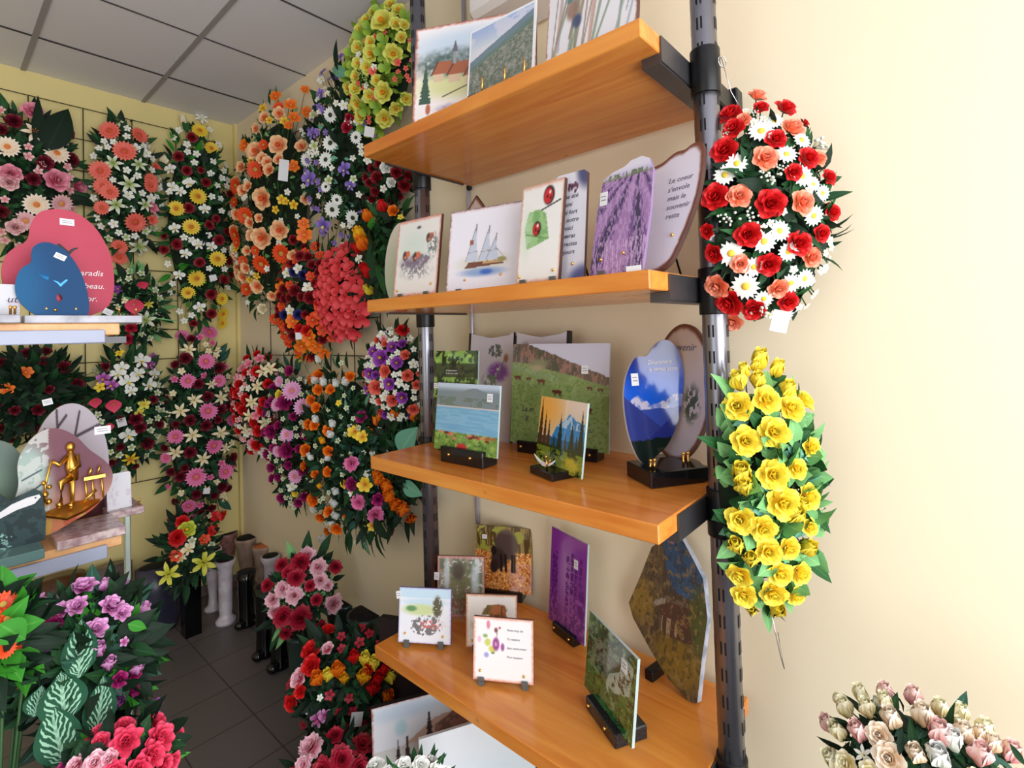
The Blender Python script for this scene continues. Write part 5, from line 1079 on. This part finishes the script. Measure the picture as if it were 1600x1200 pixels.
arrangement('arrangement of white lilies, red roses and pink blossoms low by the corner', (366,548,440,715), ('x',XW), .14,
 'lily cream 11: 403,604,12 422,577 394,628 412,580 390,650 385,672 415,660; rose red 8: 375,601 385,623 380,640 402,580 411,641 405,673 402,695 414,628 420,600 372,615 398,660; blossom pink 7: 390,569 401,649 406,561 380,575 372,590 396,690; blossom white 6: 409,705 386,677',
 (('blossom','lpink',5,2),('rose','red',6,2),('blossom','white',5,1)), (('dark',40,.07,.03),('deep',20,.07,.03)), gap=.95)
arrangement('arrangement of pink daisies and magenta blooms in the middle of the side wall', (418,560,492,800), ('x',XW), .14,
 'peony magenta 11: 454,580,9 447,629,12 426,673,12 451,703,12 478,679,8 430,700,8 475,735,8; gerbera pdaisy 13: 457,611,13 474,636,12 434,632,11 450,679,12 462,744,10 435,705,9 437,596,8; rose yellow 6: 437,616 462,770; blossom white 8: 457,760; blossom white 5: 430,690',
 (('peony','magenta',7,1),('blossom','whiteg',4,1)), (('dark',70,.10,.04),('deep',50,.11,.05),('blueg',30,.08,.03)), gap=1.2)
arrangement('large arrangement of small orange roses and white buds with long dark leaves', (470,555,600,850), ('x',XW-.03), .16,
 'rose orange 8: 498,587,9 489,593 547,589 498,609 517,609 487,625 495,637 483,663 492,665 513,672 479,703,10 514,705 477,728 513,737 494,741 491,780,10 515,799 543,801 502,807 527,825,9 514,829; rosebud white 7: 499,564 494,597 507,599 526,601 541,599 521,664 518,681 495,657 487,715 513,717 493,797 523,788 526,807 519,817 526,769 507,844; blossom yellow 5: 471,562 530,630; rosebud yelor 6: 505,690 500,760',
 (('blossom','whiteg',4,1),), (('dark',90,.10,.035),('deep',70,.12,.05),('blueg',50,.09,.035),('vari',12,.12,.04)), gap=1.6)
arrangement('hanging arrangement of pink and magenta roses with yellow blooms beneath the orange tulips', (532,630,604,850), ('x',XW-.05), .13,
 'rose magenta 10: 547,645,9 566,652,9 551,756 591,780; carnation hotp 12: 550,724,13 561,784,12 587,803,13; poppy yell 10: 555,675 567,683,9 571,756,11 582,821,7 539,756,7; rosebud crim 8: 610,832; blossom white 6: 548,668 574,740 550,770',
 (), (('dark',60,.10,.04),('deep',50,.11,.045),('blueg',20,.1,.05)), gap=1.2, bigs=(('deep',585,810,605,845,18),))
# ---- the two arrangements hanging on the end of the rack
def hanger(root, C, ptsz):
    g = MB(); g.tube([Vector(p)-C for p in ptsz], .0011, 6); g.build('hanging_wire', M_CHROME, root)
EG = 'flower arrangements hung on the end of the pine shelving'
r_, C, A, B, R_, U_, n_ = arrangement('round arrangement of red and peach roses with white daisies hung on the front right post', (1098,158,1306,512), ('p',(1.33,.40,0),(-.62,-.78,0)), .13,
 'rose red 17: 1142,183,16 1188,171,11 1224,174,15 1210,220,15 1147,203,14 1133,237,17 1259,249,16 1119,309,18 1202,319,20 1168,367,19 1107,361,12 1118,395,15 1245,381,18 1200,412,17 1296,333,14 1291,279,12 1280,365,13 1142,470,18 1177,482,15 1228,470,14 1254,195,9 1238,270,13; rose peach 16: 1181,155,15 1235,204,16 1193,250,19 1277,249,12 1154,309,17 1249,318,19 1156,412,14 1123,445,18 1265,402,14 1214,449,14 1144,500,14 1161,190,11; daisy white 15: 1189,206,15 1151,256,15 1133,274,14 1252,276,16 1251,220,14 1142,396,16 1193,377,16 1217,361,14 1165,447,17 1177,417,13 1270,337,15 1223,494,13 1256,435,14 1228,242,13 1231,393,13 1284,302,12 1270,288,10 1210,190,11 1235,442,12 1193,466,12; baby_breath white 16: 1200,283,18 1137,344,14 1172,337,14 1137,209,9 1112,484,12 1178,178,9 1217,262,10 1190,480 1275,230',
 (('blossom','white',6,1),), (('dark',70,.06,.02),('mid',30,.06,.015),('deep',30,.06,.03)), group=EG, gap=.9, rim=0, fs=1.06, face=.25, maxf=98, foamk=.78, tagpx=(1219,502,24,34))
hanger(r_, C, [(1.27,.42,C.z+B+.13),(1.262,.405,C.z+B+.10),(1.27,.39,C.z+B+.02),(C.x,C.y,C.z+B*.8)])
g = MB(); k_ = [Vector((1.262,.405,C.z+B+.095))-C+Vector((.012*math.cos(2*PI*i/16),-.012*math.cos(2*PI*i/16)*.4,.014*math.sin(2*PI*i/16))) for i in range(17)]; g.tube(k_, .0013, 6); g.build('ring', M_CHROME, r_)
r_, C, A, B, R_, U_, n_ = arrangement('tall arrangement of yellow roses with pale green leaves hung on the front right post', (1116,556,1280,975), ('p',(1.30,.385,0),(-.58,-.81,0)), .11,
 'rosebud yellow 14: 1186,568,15 1212,581,12 1164,583,11 1155,600,13 1183,598,13 1227,613,13; rose yellow 17: 1153,635,19 1194,626,19 1233,639,17 1251,628,14 1163,689,18 1207,676,20 1264,698,12 1206,741,19 1242,732,14 1220,784,20 1259,776,16 1157,810,17 1190,823,18 1199,860,16 1229,854,16 1262,823,12 1216,893,17 1246,893,15 1157,895,17 1162,927,16 1207,923,16 1240,927,14; rosebud yellow 15: 1159,743,17 1162,763,14 1238,806,17 1151,854,15 1259,858,13 1173,875,14 1175,953,11 1212,953,13 1180,575,9 1250,790,10',
 (), (('light',110,.055,.044),('mid',40,.052,.034),('mint',16,.052,.040)), group=EG, gap=.95, rim=5, fs=1.17, face=.3, foamk=.72)
hanger(r_, C, [(C.x-.04,C.y-.03,C.z-B*.8),(C.x-.035,C.y-.05,C.z-B-.06),(C.x-.01,C.y-.05,C.z-B-.10),(C.x-.012,C.y-.04,C.z-B-.02)])
# ---------------------------------------------------------------- vases and pots on the floor
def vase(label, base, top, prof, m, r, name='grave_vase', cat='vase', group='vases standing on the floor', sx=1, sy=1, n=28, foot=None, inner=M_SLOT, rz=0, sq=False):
    """base: pixel of the foot centre on the floor; top: pixel row of the rim; prof: (radius factor, height factor)"""
    P = onz(*base, 0); h = .5; lo, hi = .05, 1.3
    for _ in range(40):
        h = (lo+hi)/2
        if proj(P+Vector((0,0,h)))[1] > top: lo = h
        else: hi = h
    root = empty(name, P, rz, label=label, cat=cat, group=group)
    g = MB()
    if sq: 
        g.lathe([(a_*r*1.25, z*h) for a_, z in prof], 4, sx=sx, sy=sy, smooth=False); me = None
    else: g.lathe([(a_*r, z*h) for a_, z in prof], n, sx=sx, sy=sy)
    o = g.build('body', m, root)
    if sq: o.rotation_euler = (0,0,PI/4)
    rt = prof[-1][0]*r
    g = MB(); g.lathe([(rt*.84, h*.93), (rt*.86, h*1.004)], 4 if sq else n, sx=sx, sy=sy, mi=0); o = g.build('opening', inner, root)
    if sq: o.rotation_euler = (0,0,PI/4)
    return root, P, h
M_WV = stone_mat('white_marble_vase', (.86,.83,.86), (.76,.71,.76), 12, .25); M_TV = stone_mat('tan_marble_vase', (.72,.62,.55), (.60,.50,.44), 14, .3)
M_PV = stone_mat('pink_marble_vase', (.66,.47,.45), (.52,.36,.36), 20, .25); M_BV = mat('black_gloss', (.035,.035,.04), .08); M_GP = mat('dark_green_glaze', (.17,.25,.23), .2)
M_SL = stone_mat('dark_slate_urn', (.17,.17,.25), (.23,.22,.28), 9, .3); M_BU = stone_mat('grey_bronze_urn', (.33,.28,.27), (.42,.36,.34), 8, .25); M_AM = stone_mat('amber_urn', (.36,.22,.08), (.22,.10,.05), 9, .3)
COLUMN = [(1,0),(1,.05),(.82,.07),(.62,.12),(.60,.16),(.66,.2),(.70,.8),(.78,.88),(1,.93),(1.05,.97),(1.02,1)]
FLUTE = [(.9,0),(.9,.04),(.5,.08),(.42,.25),(.62,.5),(.80,.8),(1,.96),(1,1)]
POT = [(.72,0),(.78,.05),(.90,.6),(1,.93),(1.04,.94),(1.04,1)]
vase('white marble column vase with a wide rim, front one of the white pair', (353,972), 874, COLUMN, M_WV, .060)
vase('white marble flute vase behind the front column vase', (333,952), 858, FLUTE, M_WV, .058)
vase('tan marble goblet vase nearest the corner', (386,925), 840, FLUTE, M_TV, .075)
vase('tan marble bowl vase with an orange inside, right of the corner goblet', (412,935), 852, FLUTE, M_TV, .070, inner=mat('orange_inside', (.75,.42,.22), .5))  # opening filled with one plain orange colour
vase('pale marble vase standing beside the wall right of the tan goblets', (424,960), 868, COLUMN, M_WV, .056)
vase('pale pink marble vase partly hidden behind the pink carnations', (450,972), 880, COLUMN, M_TV, .056)
vase('pink marble bowl vase in the corner under the long arrangement', (357,915), 832, FLUTE, M_PV, .068)
def bootvase(label, base, top, r):
    root, P, h = vase(label, base, top, [(.95,0),(.95,.05),(.85,.10),(.80,.3),(.85,.85),(.95,1)], M_BV, r)
    g = MB(); g.ball((-.055,-.035,.03), .034, 10, sz=.85); g.ball((.045,-.055,.03), .034, 10, sz=.85); g.build('foot', M_BV, root)
bootvase('glossy black vase with rounded feet right of the white column vase', (386,975), 893, .060)
bootvase('glossy black vase with rounded feet behind the frontmost black one', (415,1022), 915, .058)
bootvase('glossy black vase nearest the camera on the floor in front of the carnations', (438,1040), 940, .058)
vase('tall black square column vase holding the yellow lilies', (299,990), 898, [(1,0),(1,1)], M_BV, .050, sq=True)
vase('wide dark slate urn against the back wall left of the yellow lilies', (250,985), 882, [(.72,0),(.85,.1),(1,.6),(1,1)], M_SL, .125, sy=.6)
vase('grey bronze urn behind the purple peonies', (172,1000), 885, [(.72,0),(.85,.1),(1,.7),(1,1)], M_BU, .115, sy=.6, inner=M_BU)  # opening in the same stone as the body
vase('amber brown urn with a dark side below the price rail', (92,1030), 902, [(.72,0),(.85,.1),(1,.7),(1,1)], M_AM, .12, sy=.7, inner=M_AM)
vase('dark green glazed pot behind the pink carnations', (541,1020), 935, POT, M_GP, .105)
vase('lower dark green glazed pot against the wall beside the shelf corner', (574,1060), 958, POT, M_GP, .095)
vase('dark green pot holding the pink and crimson carnations', (478,1075), 985, POT, M_GP, .09)

# ---------------------------------------------------------------- bouquets standing on the floor
FG = 'bouquets standing on the floor'
def stems(root, C, foot, n=9, spread=.05, m=M_STEM, r=.003):
    g = MB(); rr = random.Random(3)
    for k in range(n):
        a = 2*PI*k/n; q = Vector((math.cos(a), math.sin(a), 0))*spread
        g.tube([Vector((0,0,0))+q*1.5, (foot-C)*.5+q*.6, (foot-C)+q*.3], r, 5)
    g.build('stems', m, root)
P = onz(299, 990, 0)
r_, C, A, B, *_ = arrangement('bouquet of yellow lilies with red and orange flowers in the tall black vase', (246,800,342,918), ('p',(P.x,P.y-.03,.50),(-.15,-.98,.2)), .10,
 'lily lilyy 18: 264,897,18 318,879,18; carnation red 14: 278,840,14 285,815,9; poppy orangered 9: 319,843,8 275,868; orchid cream 10: 294,858 283,872,8; openrose lime 12: 293,827,11; blossom whiteg 6: 330,850 300,845; poppy red 8: 336,808 330,830', (), (('dark',50,.12,.045),('deep',50,.12,.045)), group=FG, gap=1.3, name='bouquet', cat='bouquet', foamk=.5)
stems(r_, C, Vector((P.x, P.y, .36)), 7, .02)
P = onz(478, 1075, 0)
r_, C, A, B, *_ = arrangement('round bouquet of pale pink and crimson carnations on the floor by the wall', (414,858,534,992), ('p',(P.x,P.y,.42),(-.55,-.75,.35)), .13,
 'carnation pinkw 14: 443,920,13 460,930,14 427,937,13 500,907,13 497,887,13 480,868,13 520,943,15 430,955,11; carnation crim 15: 470,880,15 463,903,15 443,963,16 470,965,17 485,915,10 450,895,9; carnation pinkw 9: 512,915', (('carnation','crim',10,1),), (('deep',60,.10,.04),('dark',40,.09,.03),('light',4,.08,.01)), group=FG, gap=1.15, name='bouquet', cat='bouquet', foamk=.6, out=.9)
stems(r_, C, Vector((P.x, P.y, .24)), 9, .03)
r_, C, A, B, *_ = arrangement('mixed bouquet of red, orange and yellow tulips on the floor left of the lowest shelf', (452,975,642,1150), ('p',(1.15,1.98,.40),(-.5,-.7,.5)), .16,
 'rose red 12: 512,988,12 487,1017,13 487,1040,13 457,1097,11 470,1080,9; rose pinkw 10: 512,1015,10 468,1060,12; tulip orange 12: 497,1063,13 528,1050,13 605,1090,13; tulip yellow 11: 513,1057,11 570,1033,12 583,1040,12 610,1060,12; tulip red 11: 553,1030,12 573,1053,12 590,1063,13 583,1077,13 600,1048,10; tulip yelor 13: 627,1093,14 538,1062,9 568,1060; orchid ppink 12: 497,1123,13 508,1118,9; poppy dred 14: 563,1160,20 540,1140,14; blossom white 5: 475,1040 500,1090 480,1110',
 (('blossom','crim',7,1),), (('deep',120,.10,.045),('dark',60,.09,.035)), group=FG, gap=1.25, name='bouquet', cat='bouquet', foamk=.8, out=.8, tagpx=(557,1124,18,22))
stems(r_, C, Vector((1.16,2.02,.22)), 9, .05); g = MB(); g.lathe([(.09,0),(.12,.26)], 20); tag(g.build('flower_pot', M_GP), 'dark green pot under the mixed tulip bouquet', 'flower pot').location = (1.16, 2.02, 0)
r_, C, A, B, *_ = arrangement('bouquet of crimson and white tipped carnations at the bottom edge beside the painted plaque', (452,1140,605,1260), ('p',(.96,1.70,.29),(-.5,-.65,.6)), .12,
 'carnation pinkw 18: 487,1170,20 475,1195,14; carnation crim 18: 533,1187,19 505,1205,18 560,1200,16 460,1215,14; carnation dred 14: 565,1165,17 590,1190,12', (('carnation','crim',13,1),), (('deep',50,.09,.04),('dark',30,.08,.03)), group=FG, gap=1.0, name='bouquet', cat='bouquet', foamk=.8)
stems(r_, C, Vector((.98,1.70,.12)), 9, .04); g = MB(); g.lathe([(.075,0),(.10,.20)], 20); tag(g.build('flower_pot', M_GP), 'dark green pot under the crimson carnations at the bottom edge', 'flower pot').location = (.98, 1.70, 0)
r_, C, A, B, *_ = arrangement('low row of small white roses in front of the painted mountain plaque', (578,1190,705,1250), ('p',(.88,1.22,.55),(-.5,-.7,.5)), .06,
 'rose white 13: 587,1200,13 630,1199,12 657,1198,13 608,1208,12 680,1207,12 695,1210,10', (('rose','white',9,1),), (('dark',30,.07,.025),('mid',20,.07,.02)), group=FG, gap=.9, name='bouquet', cat='bouquet', foamk=.8)
stems(r_, C, Vector((C.x,C.y,.25)), 7, .05); g = MB(); g.lathe([(.06,0),(.09,.27)], 20); tag(g.build('flower_pot', M_GP), 'dark green pot under the small white roses', 'flower pot').location = (C.x, C.y, 0)
# the flower bank at the lower left
r_, C, A, B, *_ = arrangement('big bouquet of purple and white peonies with large veined leaves, lower left', (40,905,235,1150), ('p',(.26,1.62,1.04),(-.1,-.92,.38)), .15,
 'peony ppink 15: 130,922,18 122,948,13 172,950,17 190,958,12 150,984,16 97,956,12 68,961,14 60,950,16; rosebud ppink 13: 153,1018,15 219,960,13 193,922,11 163,918,10 170,1039,12 211,1047,13; rose magenta 12: 84,976,12 204,1077,13 186,1062,11 210,1052,10; tulip orchidp 14: 177,1101,16 234,1110,13 236,1125,10 168,1110,9; rose purple 11: 72,1008 48,1002 30,1032 55,1045; blossom ppink 7: 193,1003',
 (), (('deep',110,.12,.055),('dark',60,.11,.045),('bright',8,.10,.05),('blueg',14,.14,.05)), group=FG, gap=1.0, name='bouquet', cat='bouquet', foamk=.8,
 bigs=(('vari',122,1060,128,966,46,1.15),('vari',100,1130,96,1048,62,1.2),('vari',150,1150,163,1055,44,1.15),('vari',100,1195,78,1100,58,1.3),('vari',52,1120,66,1070,34,1.1),('vari',142,1175,172,1150,26,1.2),('bright',200,975,230,982,16,1.0),('mid',95,1040,90,985,20,1.0)))
stems(r_, C, Vector((C.x, C.y+.05, .5)), 11, .05); g = MB(); g.lathe([(.10,0),(.12,.1),(.14,.55),(.15,.56)], 24); tag(g.build('flower_pot', M_BV), 'tall black pot under the purple peony bouquet', 'flower pot').location = (C.x, C.y+.05, 0)
r_, C, A, B, *_ = arrangement('bouquet of hot pink roses at the bottom edge, lower left', (95,1130,272,1270), ('p',(.26,1.34,.93),(-.1,-.88,.46)), .11,
 'peony hot 19: 197,1160,21 246,1158,21 234,1182,18 215,1200,18 180,1205,16; rose pinkw 14: 150,1192,15 120,1196,14 171,1187,12; rose magenta 12: 104,1200', (('rose','hot',14,1),), (('deep',50,.09,.045),('bright',10,.07,.04),('dark',30,.08,.04)), group=FG, gap=.95, name='bouquet', cat='bouquet', foamk=.8)
stems(r_, C, Vector((C.x, C.y+.03, .5)), 9, .04); g = MB(); g.lathe([(.08,0),(.12,.58)], 24); tag(g.build('flower_pot', M_BV), 'tall black pot under the hot pink roses', 'flower pot').location = (C.x, C.y+.03, 0)
r_, C, A, B, *_ = arrangement('orange gerberas with bright green leaves at the left edge of the picture', (-60,915,42,1090), ('p',(.09,1.50,1.2),(-.05,-.95,.3)), .10,
 'gerbera orangered 17: 4,945,17 8,968,15 0,1053,13', (('gerbera','orangered',12,1),), (('bright',22,.09,.06),('dark',30,.09,.04),('deep',50,.11,.05)), group=FG, gap=1.3, name='bouquet', cat='bouquet', foamk=.8, bigs=(('bright',0,975,40,1000,40,1.2),))
stems(r_, C, Vector((C.x, C.y, .5)), 9, .04); g = MB(); g.lathe([(.07,0),(.09,.62)], 24); tag(g.build('flower_pot', M_BV), 'tall black pot under the orange gerberas', 'flower pot').location = (C.x, C.y, 0)
# cream and pink tulip bouquet, lower right
r_, C, A, B, *_ = arrangement('bouquet of cream, peach and pink buds against the cream wall, lower right', (1292,1090,1610,1330), ('p',(1.20,.07,.97),(-.80,-.15,.58)), .13,
 'rosebud creamy 17: 1323,1112,15 1384,1102,14 1310,1096,8 1496,1134,11 1305,1190,17; rosebud peachw 19: 1393,1128,17 1442,1124,19 1505,1150,16 1550,1166,15 1530,1150,12 1431,1182,18; rosebud pinkc 19: 1343,1148,18 1467,1150,19 1530,1184,21 1577,1180,17; rosebud white 19: 1487,1161,18 1465,1186,22 1371,1100,8; rose peachw 15: 1375,1150,16 1391,1186,20; lily white 13: 1425,1110,9 1350,1180; rose creamy 15: 1325,1195,17 1360,1205,15',
 (('rosebud','creamy',15,2),('rosebud','pinkc',15,1)), (('deep',36,.08,.022),('dark',26,.08,.02),('blueg',10,.08,.02)), group=FG, gap=.95, rim=3, name='bouquet', cat='bouquet', foamk=.75, bigs=(('dark',1600,1195,1577,1160,10,1.1),('deep',1405,1180,1410,1135,10,1.1)))
stems(r_, C, Vector((C.x, C.y, .45)), 11, .05); g = MB(); g.lathe([(.11,0),(.12,.1),(.14,.50),(.15,.51)], 24); tag(g.build('flower_pot', M_GP), 'dark green pot under the cream and pink buds', 'flower pot').location = (C.x, C.y, 0)
bpy.context.view_layer.update()
